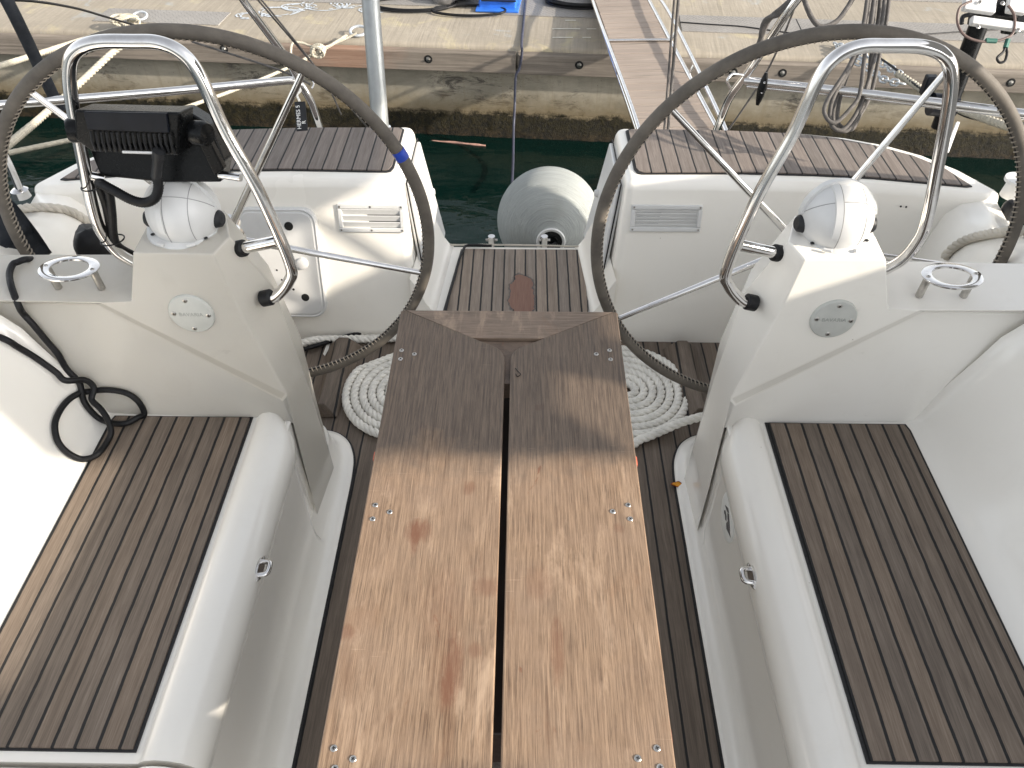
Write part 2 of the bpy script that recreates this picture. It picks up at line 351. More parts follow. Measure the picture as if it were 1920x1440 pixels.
class MB:
    def __init__(s): s.v = []; s.f = []
    def add(s, vs, fs):
        b = len(s.v); s.v += [Vector(v) for v in vs]; s.f += [tuple(b+i for i in f) for f in fs]; return s
    def box(s, c, d, R=None):
        c = Vector(c); h = Vector(d)/2; R = R or Matrix.Identity(3)
        vs = [c+R@Vector((x*h.x, y*h.y, z*h.z)) for x in (-1, 1) for y in (-1, 1) for z in (-1, 1)]
        return s.add(vs, [(0, 1, 3, 2), (4, 6, 7, 5), (0, 4, 5, 1), (2, 3, 7, 6), (0, 2, 6, 4), (1, 5, 7, 3)])
    def prism(s, poly, z0, z1):
        n = len(poly)
        vs = [Vector((p[0], p[1], z0)) for p in poly]+[Vector((p[0], p[1], z1)) for p in poly]
        return s.add(vs, [tuple(range(n))[::-1], tuple(range(n, 2*n))]+[(i, (i+1) % n, n+(i+1) % n, n+i) for i in range(n)])
    def loft(s, secs, caps=True, closed=True):
        n = len(secs[0]); vs = [Vector(p) for q in secs for p in q]; fs = []
        for j in range(len(secs)-1):
            for i in range(n if closed else n-1):
                a = j*n+i; b = j*n+(i+1) % n; fs.append((a, b, b+n, a+n))
        if caps: fs += [tuple(range(n))[::-1], tuple(range((len(secs)-1)*n, len(secs)*n))]
        return s.add(vs, fs)
    def tube(s, P, r, seg=12, closed=False, caps=True):
        P = [Vector(p) for p in P]; n = len(P)
        T = []
        for i in range(n):
            a = P[i-1] if (i or closed) else P[0]; b = P[(i+1) % n] if (i < n-1 or closed) else P[-1]
            T.append((b-a).normalized())
        ref = Vector((0, 0, 1)) if abs(T[0].z) < .9 else Vector((1, 0, 0))
        u = T[0].cross(ref).normalized(); secs = []
        for i in range(n):
            u = (u-T[i]*u.dot(T[i])).normalized(); w = T[i].cross(u)
            rr = r[i] if isinstance(r, (list, tuple)) else r
            secs.append([P[i]+(u*cos(2*pi*k/seg)+w*sin(2*pi*k/seg))*rr for k in range(seg)])
        if closed: secs.append(secs[0]); caps = False
        return s.loft(secs, caps)
    def lathe(s, c, prof, seg=32, axis=Vector((0, 0, 1)), a0=0, a1=2*pi):
        axis = Vector(axis).normalized(); ref = Vector((1, 0, 0)) if abs(axis.x) < .9 else Vector((0, 1, 0))
        u = axis.cross(ref).normalized(); w = axis.cross(u); c = Vector(c)
        full = abs(a1-a0-2*pi) < 1e-6; n = seg if full else seg+1
        secs = [[c+axis*h+(u*cos(a0+(a1-a0)*k/seg)+w*sin(a0+(a1-a0)*k/seg))*r for k in range(n)] for r, h in prof]
        return s.loft(secs, False, full)
    def disc(s, c, n, r, h, seg=24):
        return s.lathe(c, [(1e-4, 0), (r, 0), (r, h*.7), (r*.93, h), (1e-4, h)], seg, n)
    def strand(s, P, R, pitch, seg=7, tw=0):
        """three-strand laid rope along P"""
        P = resample([Vector(p) for p in P], pitch/7.); n = len(P)
        T = [(P[min(i+1, n-1)]-P[max(i-1, 0)]).normalized() for i in range(n)]
        u = T[0].cross(Vector((0, 0, 1)) if abs(T[0].z) < .9 else Vector((1, 0, 0))).normalized(); fr = []
        for i in range(n): u = (u-T[i]*u.dot(T[i])).normalized(); fr.append((u.copy(), T[i].cross(u)))
        L = 0; A = []
        for i in range(n):
            if i: L += (P[i]-P[i-1]).length
            A.append(2*pi*L/pitch+tw)
        for k in range(3):
            s.tube([P[i]+(fr[i][0]*cos(A[i]+k*2*pi/3)+fr[i][1]*sin(A[i]+k*2*pi/3))*R*.48 for i in range(n)], R*.56, seg)
        return s
    def build(s, name, mat, parent=None, sharp=40, bevel=0, segs=3, smooth=True, label=None):
        me = bpy.data.meshes.new(name); me.from_pydata([tuple(v) for v in s.v], [], s.f); me.update()
        bm = bmesh.new(); bm.from_mesh(me); bmesh.ops.recalc_face_normals(bm, faces=bm.faces); bm.to_mesh(me); bm.free()
        o = bpy.data.objects.new(name, me); COL.objects.link(o)
        me.materials.append(M[mat] if isinstance(mat, str) else mat)
        if smooth:
            me.polygons.foreach_set('use_smooth', [True]*len(me.polygons))
            if not bevel: me.set_sharp_from_angle(angle=radians(sharp))
        if bevel:
            b = o.modifiers.new('bevel', 'BEVEL'); b.width = bevel; b.segments = segs; b.limit_method = 'ANGLE'; b.angle_limit = radians(22)
            b.harden_normals = True; b.profile = .5
        if parent is not None:
            o.parent = parent; o.matrix_parent_inverse = Matrix.Translation(-parent.location)
        if label: o['label'] = label
        return o

def sub(o, parent):      # a sub-part: its parent is a mesh part sitting at the world origin frame
    o.parent = parent; o.matrix_parent_inverse = Matrix.Identity(4); return o
def tag(o, label, cat, group=None, kind=None):
    if label: o['label'] = label
    if cat: o['category'] = cat
    if group: o['group'] = group
    if kind: o['kind'] = kind
    return o
def empty(name, loc, label, cat, group=None):
    o = bpy.data.objects.new(name, None); COL.objects.link(o); o.location = loc; o.empty_display_size = .1
    o.matrix_basis = Matrix.Translation(Vector(loc)); return tag(o, label, cat, group)
def structure(o): o['kind'] = 'structure'; return o
def textmesh(body, size, mat, name, origin, xd, yd, parent, depth=.0006, align='CENTER'):
    cu = bpy.data.curves.new(name, 'FONT'); cu.body = body; cu.size = size; cu.extrude = depth; cu.align_x = align; cu.align_y = 'CENTER'
    cu.resolution_u = 3
    o = bpy.data.objects.new(name, cu); COL.objects.link(o); bpy.context.view_layer.update()
    me = bpy.data.meshes.new_from_object(o.evaluated_get(bpy.context.evaluated_depsgraph_get())); bpy.data.objects.remove(o)
    xd = Vector(xd).normalized(); yd = Vector(yd); yd = (yd-xd*yd.dot(xd)).normalized(); zd = xd.cross(yd)
    me.transform(Matrix((xd, yd, zd)).transposed().to_4x4()); me.transform(Matrix.Translation(Vector(origin)))
    me.materials.clear(); me.materials.append(M[mat])
    o = bpy.data.objects.new(name, me); COL.objects.link(o)
    if parent is not None:
        o.parent = parent; o.matrix_parent_inverse = Matrix.Translation(-parent.location)
    return o
class SB:
    def __init__(s): s.items = []
    def build(s, name, mat, parent):
        for c, n, r in s.items:
            c = Vector(c); n = Vector(n).normalized(); m = MB()
            m.lathe(c, [(1e-4, .0), (r, .0), (r, .0004), (r*.85, .0012), (r*.5, .0015), (1e-4, .0015)], 16, n)
            nf = len(m.f); u = n.orthogonal().normalized(); a = random.uniform(0, 3); u = u*cos(a)+n.cross(u)*sin(a); w = n.cross(u); R = Matrix((u, w, n)).transposed()
            m.box(c+n*.0014, (r*1.05, r*.24, .0006), R); m.box(c+n*.00142, (r*.24, r*1.05, .0006), R)
            o = m.build(name, mat, parent); o.data.materials.append(M['hole'])
            for i in range(nf, nf+12): o.data.polygons[i].material_index = 1
def screwhead(q, c, n, r=.004): q.items.append((c, n, r))

# =================================================================== THE BOAT
boat = empty('sailboat', (0, 1, 0), 'white sailboat cockpit with grey teak decks, moored stern to the quay', 'sailboat')
teak_seat = teak('seat_teak', .0368, .0088)
teak_sole = teak('sole_teak', .049, .0, ca=(.115, .086, .063), cb=(.19, .147, .112))
teak_helm = teak('helm_seat_teak', .0465, .008, ca=(.15, .122, .104), cb=(.235, .198, .172), caulk=.005)
teak_walk = teak('walkway_teak', .0372, .004, ca=(.20, .155, .118), cb=(.30, .24, .188), patch=(.030, 2.060, .040, .115))

# cockpit floor
mb = MB(); mb.box((0, .75, -.012), (1.04, 2.9, .022)); mb.build('cockpit_floor', teak_sole, boat)
mb = MB(); mb.box((0, 1.75, -.0125), (2.3, .62, .0222)); mb.build('helm_floor', teak_sole, boat)
mb = MB(); mb.box((0, .8, -.35), (3.0, 3.3, .60)); mb.build('hull_bottom', 'gel', boat)

# --- benches / coamings / hull sides: one moulding per side, split at the seat hatch gap
def bench_profile(y, e=.467):
    k = min(1, max(0, (y-1.10)/.11)); inn = .034*(1-sqrt(max(0, 1-k*k)))       # backrest curls inward at the aft corner
    j = .506 if y > 1.138 else 0      # the console foot is set back behind the bench front
    m = lambda x: max(x, j)
    u = max(0, (y-1.12)/.09); L = lambda x: x+.028*u*u*max(0, (.545-x)/.06)
    return [(e, -.01), (e+.0005, .006), (e+.012, .009), (e+.0245, .0135), (e+.0325, .024), (max(.4925, e+.036, j), .05), (m(.4955), .10), (m(.4955), .20), (m(.4935), .33), (m(.4925), .350), (L(.4865), .355),
            (L(.4852), .374), (L(.4885), .394), (L(.498), .4115), (L(.512)-.001, .4245), (max(L(.530), .530)-.0005, .4325), (.550, .4350), (.566, .4315), (.576, .4245), (.581, .4185), (.60, .418), (.917, .418), (.934-inn*.1, .424), (.955-inn*.35, .445), (.978-inn*.7, .48), (1.012-inn, .545),
            (1.040-inn, .610), (1.062-inn, .668), (1.082-inn*.6, .710), (1.115, .738), (1.17, .748), (1.35, .745), (1.52, .715), (1.66, .64), (1.78, .50), (1.85, .30), (1.86, .0), (1.80, -.45), (1.6, -.95), (.60, -.95), (.60, -.2)]
def bench(side, ys, name):
    secs = []
    for y in ys:
        q = bench_profile(y, .467 if side > 0 else .447); secs.append([(side*x, y, z) for x, z in q])
    return MB().loft(secs, True).build(name, 'gel', boat, sharp=75)
for s in (-1, 1):
    bench(s, [.4475, .451, .460, .6, .75, .9, 1.0, 1.10, 1.125, 1.136, 1.140, 1.16, 1.175, 1.19, 1.20, 1.207, 1.211, 1.228], 'cockpit_bench')
    bench(s, [-.7, -.4, 0, .2, .425, .435, .4385], 'cockpit_bench')
    # seat teak with its black caulk margin
    for (y0, y1) in ((.464, 1.209), (-.68, .422)):
        P = [(.590, y0), (.590, y1), (.912, y1), (.917, y1-.02), (.917, y0)]
        P = [(s*a, b) for a, b in P]
        MB().prism(P, .41, .4205).build('seat_caulk', 'caulk', boat)
        def inset(P, d):
            c = Vector((sum(p[0] for p in P)/len(P), sum(p[1] for p in P)/len(P)))
            return [(p[0]-math.copysign(d, p[0]-c.x), p[1]-math.copysign(d*.7, p[1]-c.y)) for p in P]
        MB().prism(inset(P, .006), .412, .4240).build('seat_teak', teak_seat, boat, bevel=.0012, segs=2)

# --- helm consoles (aft end of the benches)
def yf(z): return 1.213+.05*(z-.42)
def console(s):
    V = {}
    def v(n, x, y, z): V[n] = (s*x, y, z)
    v('t0', .572, yf(.855), .855); v('t1', .552, 1.285, .862); v('t2', .585, 1.372, .868); v('t3', .738, 1.385, .855); v('t4', .728, yf(.855), .857)
    v('s0', .554, yf(.729), .729); v('s1', .499, 1.305, .722); v('s2', .536, 1.40, .712); v('s3', .780, 1.385, .748); v('s4', .770, yf(.741), .741)
    v('q0', .499, yf(.49), .49); v('q1', .484, 1.31, .47); v('q2', .520, 1.44, .47)
    v('e0', .498, 1.187, .15); v('e1', .492, 1.36, .15); v('e2', .532, 1.470, .15)
    v('g0', .498, 1.187, -.008); v('g1', .492, 1.37, -.008); v('g2', .534, 1.485, -.008)
    v('u1', .833, yf(.737), .737)
    v('h1', 1.16, yf(.737), .740); v('h2', 1.16, 1.378, .748)
    def yl(z): return yf(z)+.024
    v('r0', .515, yf(.468)+.004, .468); v('r1', .860, yl(.716), .716); v('rr', 1.16, yl(.716), .716)
    v('b0', .500, 1.206, .405); v('b1', 1.16, 1.222, .405)
    v('k1', 1.16, 1.42, -.008)
    idx = {k: i for i, k in enumerate(V)}
    Fc = ['t0 t4 t3 t2 t1', 't0 s0 s4 t4', 's0 q0 u1 s4', 't4 s4 s3 t3', 't0 t1 s1 s0', 't1 t2 s2 s1', 't2 t3 s3 s2',
          's0 s1 q1 q0', 's1 s2 q2 q1', 'q0 q1 e1 e0', 'q1 q2 e2 e1', 'e0 e1 g1 g0', 'e1 e2 g2 g1',
          's4 u1 h1 h2 s3', 'q0 r0 r1 u1', 'u1 r1 rr h1', 'r0 b0 b1 rr r1', 'q0 e0 b0 r0',
          's2 s3 h2 k1 g2 e2 q2']
    mb.add([V[k] for k in V], [tuple(idx[n] for n in f.split()) for f in Fc])
    o = mb.build('helm_console', 'gel2', boat, bevel=.0125, segs=5); return o
cons = {s: console(s) for s in (-1, 1)}
for s in (-1, 1): MB().box((s*.512, 1.192, .205), (.014, .036, .41)).build('foot_infill', 'gel2', boat, bevel=.003)
for s in (-1, 1):       # moulded flange that carries the bench foot round the console
    e = .467 if s > 0 else .447
    P = catmull([(s*e, 1.14, 0), (s*e, 1.25, 0), (s*(e+.001), 1.38, 0), (s*(e+.012), 1.455, 0), (s*(e+.045), 1.515, 0), (s*(e+.11), 1.545, 0), (s*(e+.25), 1.55, 0)], 6); secs = []
    for i, p in enumerate(P):
        d = (P[min(i+1, len(P)-1)]-P[max(i-1, 0)]).normalized(); n = Vector((-d.y, d.x, 0))*s
        if i < 3: n = Vector((-s, 0, 0))
        secs.append([p-n*o+Vector((0, 0, z)) for o, z in ((0, -.01), (.0005, .0062), (.012, .0092), (.0245, .0137), (.036, .024), (.046, .05), (.056, .10), (.075, .10), (.075, -.01))])
    MB().loft(secs, True).build('floor_flange', 'gel2', boat, sharp=75)
    MB().tube([(p.x, p.y, .0005) for p in [q_ for q_ in P]], .0055, 6).build('flange_caulk', 'caulk', boat)
    MB().tube([(s*(e-.001), -.68, .0003), (s*(e-.001), 1.14, .0003)], .0050, 6).build('flange_caulk', 'caulk', boat)
# inspection plates on the consoles
for s in (-1, 1):
    n = Vector((0, -1, .05)).normalized(); p0 = Vector((0, yf(.6), .6)); px = (1562, 597) if s > 0 else (360, 587)
    c = on_plane(*px, p0, n, .0); up = Vector((0, .05, 1)).normalized()
    mb = MB().lathe(c, [(1e-4, .0060), (.0435, .0060), (.0450, .0055), (.0470, .0025), (.0475, -.002)], 48, n); pl = mb.build('inspection_plate', 'greypl', cons[s])
    q = SB()
    for a in (86 if s > 0 else 95, 176, -2, 266):
        cc = c+(Vector((1, 0, 0))*cos(radians(a))+up*sin(radians(a)))*.0355+n*.0061
        screwhead(q, cc, n, .0052)
    q.build('screw', 'steel', cons[s])
    textmesh('BAVARIA', .0125, 'embossed', 'embossed_lettering', c+n*.0061, (1, 0, 0), up, cons[s], .0003)

# --- aft coamings: from the shelf to the stern, with the helm seat boxes
def aft_profile(y):
    t = (y-1.25)/(2.55-1.25); k = min(1, max(0, (y-1.38)/.62)); k = k*k*(3-2*k); h = .745-.245*k; wx = 1.0-.09*t
    x0 = 1.105+.20*min(1, max(0, (y-1.38)/.66))
    return [(x0-.09, -.02), (x0-.06, .15), (x0-.03, .30), (x0-.004, h-.11), (x0+.016, h-.05), (x0+.05, h-.014), (x0+.10, h), (x0+.15, h-.004),
            (1.50*wx+.02, h-.03), (1.62*wx, h-.08), (1.72*wx, h-.17), (1.78*wx, h-.36), (1.76*wx, -.1), (1.62*wx, -.95), (1.0, -.95), (1.0, -.02)]
def aft_end(y, q):        # tuck the very end in
    return q
for s in (-1, 1):
    ys = [1.25, 1.30, 1.40, 1.5, 1.6, 1.7, 1.8, 1.9, 2.0, 2.08, 2.14]
    secs = [[(s*x, y, z) for x, z in aft_profile(y)] for y in ys]
    last = aft_profile(2.14)
    for dy, k in ((.05, .985), (.10, .955), (.16, .90), (.24, .82)):
        secs.append([(s*(1.0+(x-1.0)*(k if x > 1.2 else 1)), 2.14+dy, z-(1-k)*.35 if z > 0 else z) for x, z in last])
    MB().loft(secs, True).build('aft_coaming', 'gel', boat, sharp=70)
    # transom face below the seats
    top = [(.345, 2.112), (.345, 2.487), (.70, 2.480), (.95, 2.462), (1.10, 2.430), (1.22, 2.380), (1.32, 2.310), (1.40, 2.215), (1.475, 2.075), (1.42, 2.045), (1.28, 2.075), (1.12, 2.103), (.70, 2.112)]
    midp = [(.325, 2.035), (.310, 2.50), (.70, 2.49), (.95, 2.47), (1.11, 2.435), (1.23, 2.385), (1.34, 2.315), (1.43, 2.20), (1.50, 2.05), (1.42, 2.02), (1.28, 2.02), (1.12, 2.025), (.70, 2.030)]
    bot = [(.305, 1.968), (.262, 2.50), (.70, 2.49), (.95, 2.47), (1.11, 2.435), (1.23, 2.385), (1.34, 2.315), (1.43, 2.20), (1.50, 2.05), (1.42, 1.98), (1.28, 1.97), (1.12, 1.962), (.70, 1.966)]
    low = [(x, y, -.95) for x, y in bot]
    sec = [[(s*x, y, -.95) for x, y in bot], [(s*x, y, -.01) for x, y in bot], [(s*x, y, .26) for x, y in midp], [(s*x, y, .517) for x, y in top]]
    MB().loft(sec, True).build('helm_seat_box', 'gel', boat, bevel=.026, segs=5)
    # teak on the seat
    tk = [(.382, 2.166), (.375, 2.19), (.372, 2.445), (.385, 2.459), (.70, 2.454), (.93, 2.437), (1.06, 2.407), (1.18, 2.355), (1.28, 2.285), (1.352, 2.195), (1.388, 2.100), (1.37, 2.096), (1.107, 2.142), (.93, 2.158), (.70, 2.166), (.395, 2.160)]
    tk = [(s*x, y) for x, y in tk]
    MB().prism(tk, .50, .5205).build('seat_caulk', 'caulk', boat)
    cx = sum(p[0] for p in tk)/len(tk); cy = 2.28
    tki = [(cx+(p[0]-cx)*(1-.007/max(.05, abs(p[0]-cx))), cy+(p[1]-cy)*(1-.006/max(.05, abs(p[1]-cy)))) for p in tk]
    MB().prism(tki, .505, .5238).build('helm_seat_teak', teak_helm, boat, bevel=.001, segs=1)

# louvre vents on the helm seat boxes
def face_n(z0=.26, y0=2.035, z1=.517, y1=2.112): return Vector((0, -(z1-z0), (y1-y0))).normalized()
FN = face_n(); FP = Vector((0, 2.035, .26)); FU = Vector((0, FN.z, -FN.y)).normalized()
if FU.z < 0: FU = -FU
def rot_on(u, w, n): return Matrix((u, w, n)).transposed()
def vent(c0, c1, nl, nm):
    a = on_plane(*c0, FP, FN, 0); b = on_plane(*c1, FP, FN, 0); c = (a+b)/2; w = abs(b.x-a.x); h = abs((b-a).dot(FU)); R = rot_on(Vector((1, 0, 0)), FU, FN)
    fr = MB(); e = .014
    fr.box(c+FU*(h/2-e/2)+FN*.004, (w, e, .010), R); fr.box(c-FU*(h/2-e/2)+FN*.004, (w, e, .010), R)
    for q in (-1, 1): fr.box(c+Vector((q*(w/2-e/2), 0, 0))+FN*.004, (e, h-2*e-.0003, .0101), R)
    fo = fr.build('louvre_vent', 'whitepl', boat, bevel=.003, segs=2)
    lv = MB(); ih = h-2*e; st = ih/nl
    for i in range(nl):
        cc = c+FU*(-ih/2+st*(i+.5))
        R2 = R @ Matrix.Rotation(radians(24), 3, 'X')
        lv.box(cc+FN*.0035, (w-2*e+.001, st*1.02, .0035), R2)
    lv.build('louvre', 'whitepl', fo, bevel=.001, segs=2)
    dk = MB().box(c+FN*.0008, (w-.01, h-.01, .001), R).build('vent_shadow_gap', 'hole', fo)
    sc = SB()
    for i in (-1, 1):
        for j in (-1, 1):
            screwhead(sc, c+Vector((i*(w/2-.008), 0, 0))+FU*j*(h/2-.007)+FN*.009, FN, .0036)
    if nm:
        for j in (-1, 1): screwhead(sc, c+FU*j*(h/2-.007)+FN*.009, FN, .0036)
    sc.build('screw', 'steel', fo)
vent((632, 382), (760, 435), 3, True); vent((1184, 383), (1312, 434), 5, False)

# recessed control panel with holes on the left seat box
def rrect(c, u, w, a, b, r, n=6):
    out = []
    for (sx, sy, a0) in ((1, 1, 0), (-1, 1, 90), (-1, -1, 180), (1, -1, 270)):
        for k in range(n+1):
            t = radians(a0+90*k/n); out.append(c+u*(sx*(a-r)+r*cos(t))+w*(sy*(b-r)+r*sin(t)))
    return out
FN2 = Vector((0, -(.26+.01), .035+.034)).normalized(); FP2 = Vector((0, 1.966, 0)); FU2 = Vector((0, -FN2.z*-1, -FN2.y))
FNa = Vector((0, -.5, .14)).normalized(); FPa = Vector((0, 2.028, .26)); FUa = Vector((0, .14, .5)).normalized()
a = on_plane(440, 388, FPa, FNa); b = on_plane(616, 592, FPa, FNa); c = (a+b)/2; X1 = Vector((1, 0, 0))
hw = abs(b.x-a.x)/2; hh = abs((b-a).dot(FUa))/2
ol = rrect(c, X1, FUa, hw, hh, .045); oi = rrect(c, X1, FUa, hw-.007, hh-.007, .04)
mb = MB(); n = len(ol)
mb.loft([[p-FNa*.03 for p in ol], [p+FNa*.012 for p in ol], [p+FNa*.016 for p in rrect(c, X1, FUa, hw-.004, hh-.004, .042)], [p+FNa*.013 for p in oi],
         [p+FNa*.013 for p in rrect(c, X1, FUa, hw-.010, hh-.010, .037)], [p+FNa*.017 for p in rrect(c, X1, FUa, hw-.014, hh-.014, .034)]], True)
pan = mb.build('locker_panel', 'whitepl', boat, sharp=30)
hl = []
for (x, y, r) in ((544, 421, .014), (528, 443, .009), (575, 554, .013), (553, 539, .004), (522, 503, .003), (531, 521, .003), (500, 500, .010)):
    MB().disc(on_plane(x, y, FPa, FNa, .0172), FNa, r, .0008, 20).build('panel_hole', 'hole', pan)
pc = on_plane(570, 490, FPa, FNa, .016)
MB().lathe(pc, [(.019, 0), (.019, .006), (.017, .012), (.008, .015), (1e-4, .015)], 24, FNa).build('round_plug', 'whitepl', pan)

# doors and hinges on the inner ends of the seat boxes
for s in (-1, 1):
    A0 = Vector((s*.336, 2.155, .48)); A1 = Vector((s*.334, 2.45, .475)); B0 = Vector((s*.286, 2.06, .10)); B1 = Vector((s*.270, 2.46, .10))
    nn = (A1-A0).cross(B0-A0).normalized()
    if nn.x*s > 0: nn = -nn
    P = [A0, A1, B1, B0]
    cc = sum(P, Vector())/4
    mb = MB().loft([[p-nn*.01 for p in P], [p+nn*.012 for p in P]], True); d = mb.build('locker_door', 'whitepl', boat, bevel=.006, segs=3)
    g = MB().tube([cc+(p-cc)*1.035+nn*.002 for p in P], .0025, 6, True); g.build('door_seal', 'rubber', d)
    for (u, w) in ((.10, .12), (.88, .15)):
        h = MB()
        p = A0.lerp(A1, w).lerp(B0.lerp(B1, w), u)+nn*.014
        h.tube([p, p+(B0-A0).normalized()*.035], .004, 8); h.box(p+(B0-A0).normalized()*.018-nn*.001, (.004, .03, .04))
        h.build('hinge', 'chrome', d)
    l = A0.lerp(A1, .85).lerp(B0.lerp(B1, .85), .45)+nn*.016
    MB().lathe(l, [(1e-4, .012), (.010, .010), (.014, .002), (.014, -.004)], 20, nn).build('door_knob', 'whitepl', d)

# walkway to the stern
wb = [(-.290, 1.93), (-.262, 2.36), (.262, 2.36), (.290, 1.93)]
MB().prism([(x, y) for x, y in wb], -.9, .112).build('walkway_step', 'gel2', boat, bevel=.008, segs=3)
for s in (-1, 1):      # moulded cove beside the walkway
    prof = lambda y, w: [(s*(w+.03), y, .25), (s*(w+.004), y, .20), (s*(w-.014), y, .15), (s*(w-.030), y, .125), (s*(w-.045), y, .1125), (s*(w-.045), y, .08), (s*(w+.03), y, .08)]
    MB().loft([prof(1.975, .298), prof(2.15, .283), prof(2.358, .266)], True).build('walkway_cove', 'gel', boat, sharp=70)
tw = [(-.232, 1.935), (-.190, 2.332), (.254, 2.334), (.245, 1.935)]
MB().prism([(x*1.015, y+(.004 if y > 2 else 0)) for x, y in tw], .10, .1155).build('walkway_caulk', 'caulk', boat)
MB().prism(tw, .10, .119).build('walkway_teak', teak_walk, boat)

bpy.context.view_layer.update()
from mathutils.bvhtree import BVHTree
_dg = bpy.context.evaluated_depsgraph_get(); _v = []; _f = []
for _o in [o for o in boat.children if o.type == 'MESH']:
    _e = _o.evaluated_get(_dg); _m = _e.to_mesh(); _b = len(_v); _v += [_e.matrix_world @ q.co for q in _m.vertices]; _f += [[_b+i for i in p.vertices] for p in _m.polygons]; _e.to_mesh_clear()
BV = BVHTree.FromPolygons(_v, _f)
def hit(px, py, off=0., nrm=False):
    d = (FW+RT*((px-960)/F)-UP*((py-720)/F)).normalized(); loc, n, i, t = BV.ray_cast(CAM, d)
    if loc is None:
        print('HITMISS', px, py); loc = at(px, py, z=.5); n = Vector((0, 0, 1))
    if n.dot(d) > 0: n = -n
    return (loc+n*off, n) if nrm else loc+n*off
# bow eyes on bench fronts (flip latches)
def latch(s, px, py):
    p, n = hit(px, py, 0, True); n = Vector((n.x, 0, n.z)).normalized(); u = Vector((0, 1, 0)); w = u.cross(n); w = w if w.z > 0 else -w; R = rot_on(u, w, n)
    o = MB().loft([[p+u*.030*cos(a)+w*.0125*sin(a)*(1 if abs(cos(a)) < .7 else .7)-n*.004 for a in [2*pi*k/20 for k in range(20)]],
                   [p+u*.030*cos(a)+w*.0125*sin(a)*(1 if abs(cos(a)) < .7 else .7)+n*.003 for a in [2*pi*k/20 for k in range(20)]]], True).build('latch', 'chrome', boat, bevel=.001, segs=1)
    MB().tube(fillet([p-u*.016, p-u*.014+n*.020, p+u*.014+n*.020, p+u*.016], .010), .0055, 10).build('latch_bow', 'chrome', o)
    q = SB(); screwhead(q, p+u*.024+n*.003, n, .003); screwhead(q, p-u*.024+n*.003, n, .003); q.build('screw', 'steel', o)
latch(-1, 487, 1066); latch(1, 1410, 1080)
# round emblem on the right bench front
p, n = hit(1366, 970, 0, True); n = Vector((n.x, 0, n.z)).normalized(); u = Vector((0, 1, 0)); w = u.cross(n); w = w if w.z > 0 else -w
em = MB().lathe(p, [(1e-4, .003), (.054, .003), (.056, .0015), (.056, -.004)], 40, n).build('emblem', 'emblemdisc', boat)
mb = MB()
def epoly(pts):
    q = [p+u*a*.05+w*b*.05+n*.0032 for a, b in pts]; mb.loft([q, [r+n*.0005 for r in q]], True)
epoly([(.62, .10), (.18, .44), (-.06, .40), (.12, .22)]); epoly([(.10, .20), (-.10, .38), (-.75, -.02), (-.10, .02)])
epoly([(.40, -.02), (.10, -.03), (-.05, -.22), (.12, -.33), (.28, -.20), (.42, -.28), (.52, -.18)]); epoly([(-.18, -.05), (-.10, -.30), (-.30, -.44), (-1.0, -.12), (-.55, -.06)])
mb.build('emblem_mark', 'emblem', em)

# angled teak foot chocks on the helm floor
for s in (-1, 1):
    P = [(.53, 1.60, 0), (.60, 1.60, 0), (.62, 1.93, 0), (.50, 1.93, 0)]
    T = [(.565, 1.61, .05), (.585, 1.61, .05), (.575, 1.92, .05), (.545, 1.92, .05)]
    MB().loft([[(s*x, y, z) for x, y, z in P], [(s*x, y, z) for x, y, z in T]], True).build('foot_chock', 'oldteak' if 'oldteak' in M else teak_sole, boat, bevel=.004)

# black fitting and white box on right stern deck; small holes in the right coaming
mb = MB(); 
for x, y in ((1689, 387), (1699, 388)):
    _p, _n = hit(x, y, 0, True); MB().disc(_p, _n, .003, .0012, 10).build('drilled_hole', 'hole', boat)
c = hit(1900, 362, .02); MB().lathe(c, [(.035, -.03), (.030, .015), (.042, .018), (.042, .028), (1e-4, .030)], 24).build('deck_cap', 'whitepl', boat)
c = hit(1893, 390, .01); MB().lathe(c, [(.022, -.04), (.020, .0), (.012, .012), (1e-4, .015)], 20).build('deck_fitting', 'rubber', boat)

# rails round the stern (pushpit), part of the boat
def rail(pts, r, name='pushpit_rail', mat='chrome', fr=.06):
    return MB().tube(fillet(pts, fr, 8), r, 12).build(name, mat, boat, sharp=80)
L0 = at(-60, 204, D=2.05)
rail([L0, at(0, 197, D=2.1), at(300, 173, D=2.3), at(558, 149, D=2.5), at(582, 185, D=2.55), at(604, 250, D=2.66)], .0125)
rail([at(440, -30, D=2.15), at(457, 0, D=2.2), at(535, 105, D=2.42), at(562, 152, D=2.5)], .0125)
rail([at(-30, 225, D=2.2), at(10, 290, D=2.3), at(36, 352, D=2.38)], .0115)
MB().lathe(at(37, 358, D=2.40), [(1e-4, .012), (.016, .010), (.026, .003), (.027, -.02)], 20).build('rail_base', 'chrome', boat)
rail([at(1510, -20, D=2.15), at(1478, 20, D=2.2), at(1400, 140, D=2.4), at(1368, 180, D=2.48), at(1341, 250, D=2.66)], .0125)
rail([at(1396, 151, D=2.41), at(1600, 172, D=2.3), at(1920, 213, D=2.12), at(1990, 223, D=2.05)], .0125)
rail([at(1400, 162, D=2.42), at(1600, 181, D=2.33), at(1920, 222, D=2.14)], .0050)
rail([at(1400, 142, D=2.4), at(1372, 138, D=2.38), at(1362, 152, D=2.38), at(1370, 166, D=2.42)], .004, 'rail_hook', fr=.012)
MB().tube(fillet([at(575, 140, D=2.5), at(590, 155, D=2.5), at(585, 166, D=2.5)], .01), .003, 8).build('rail_hook', 'chrome', boat)
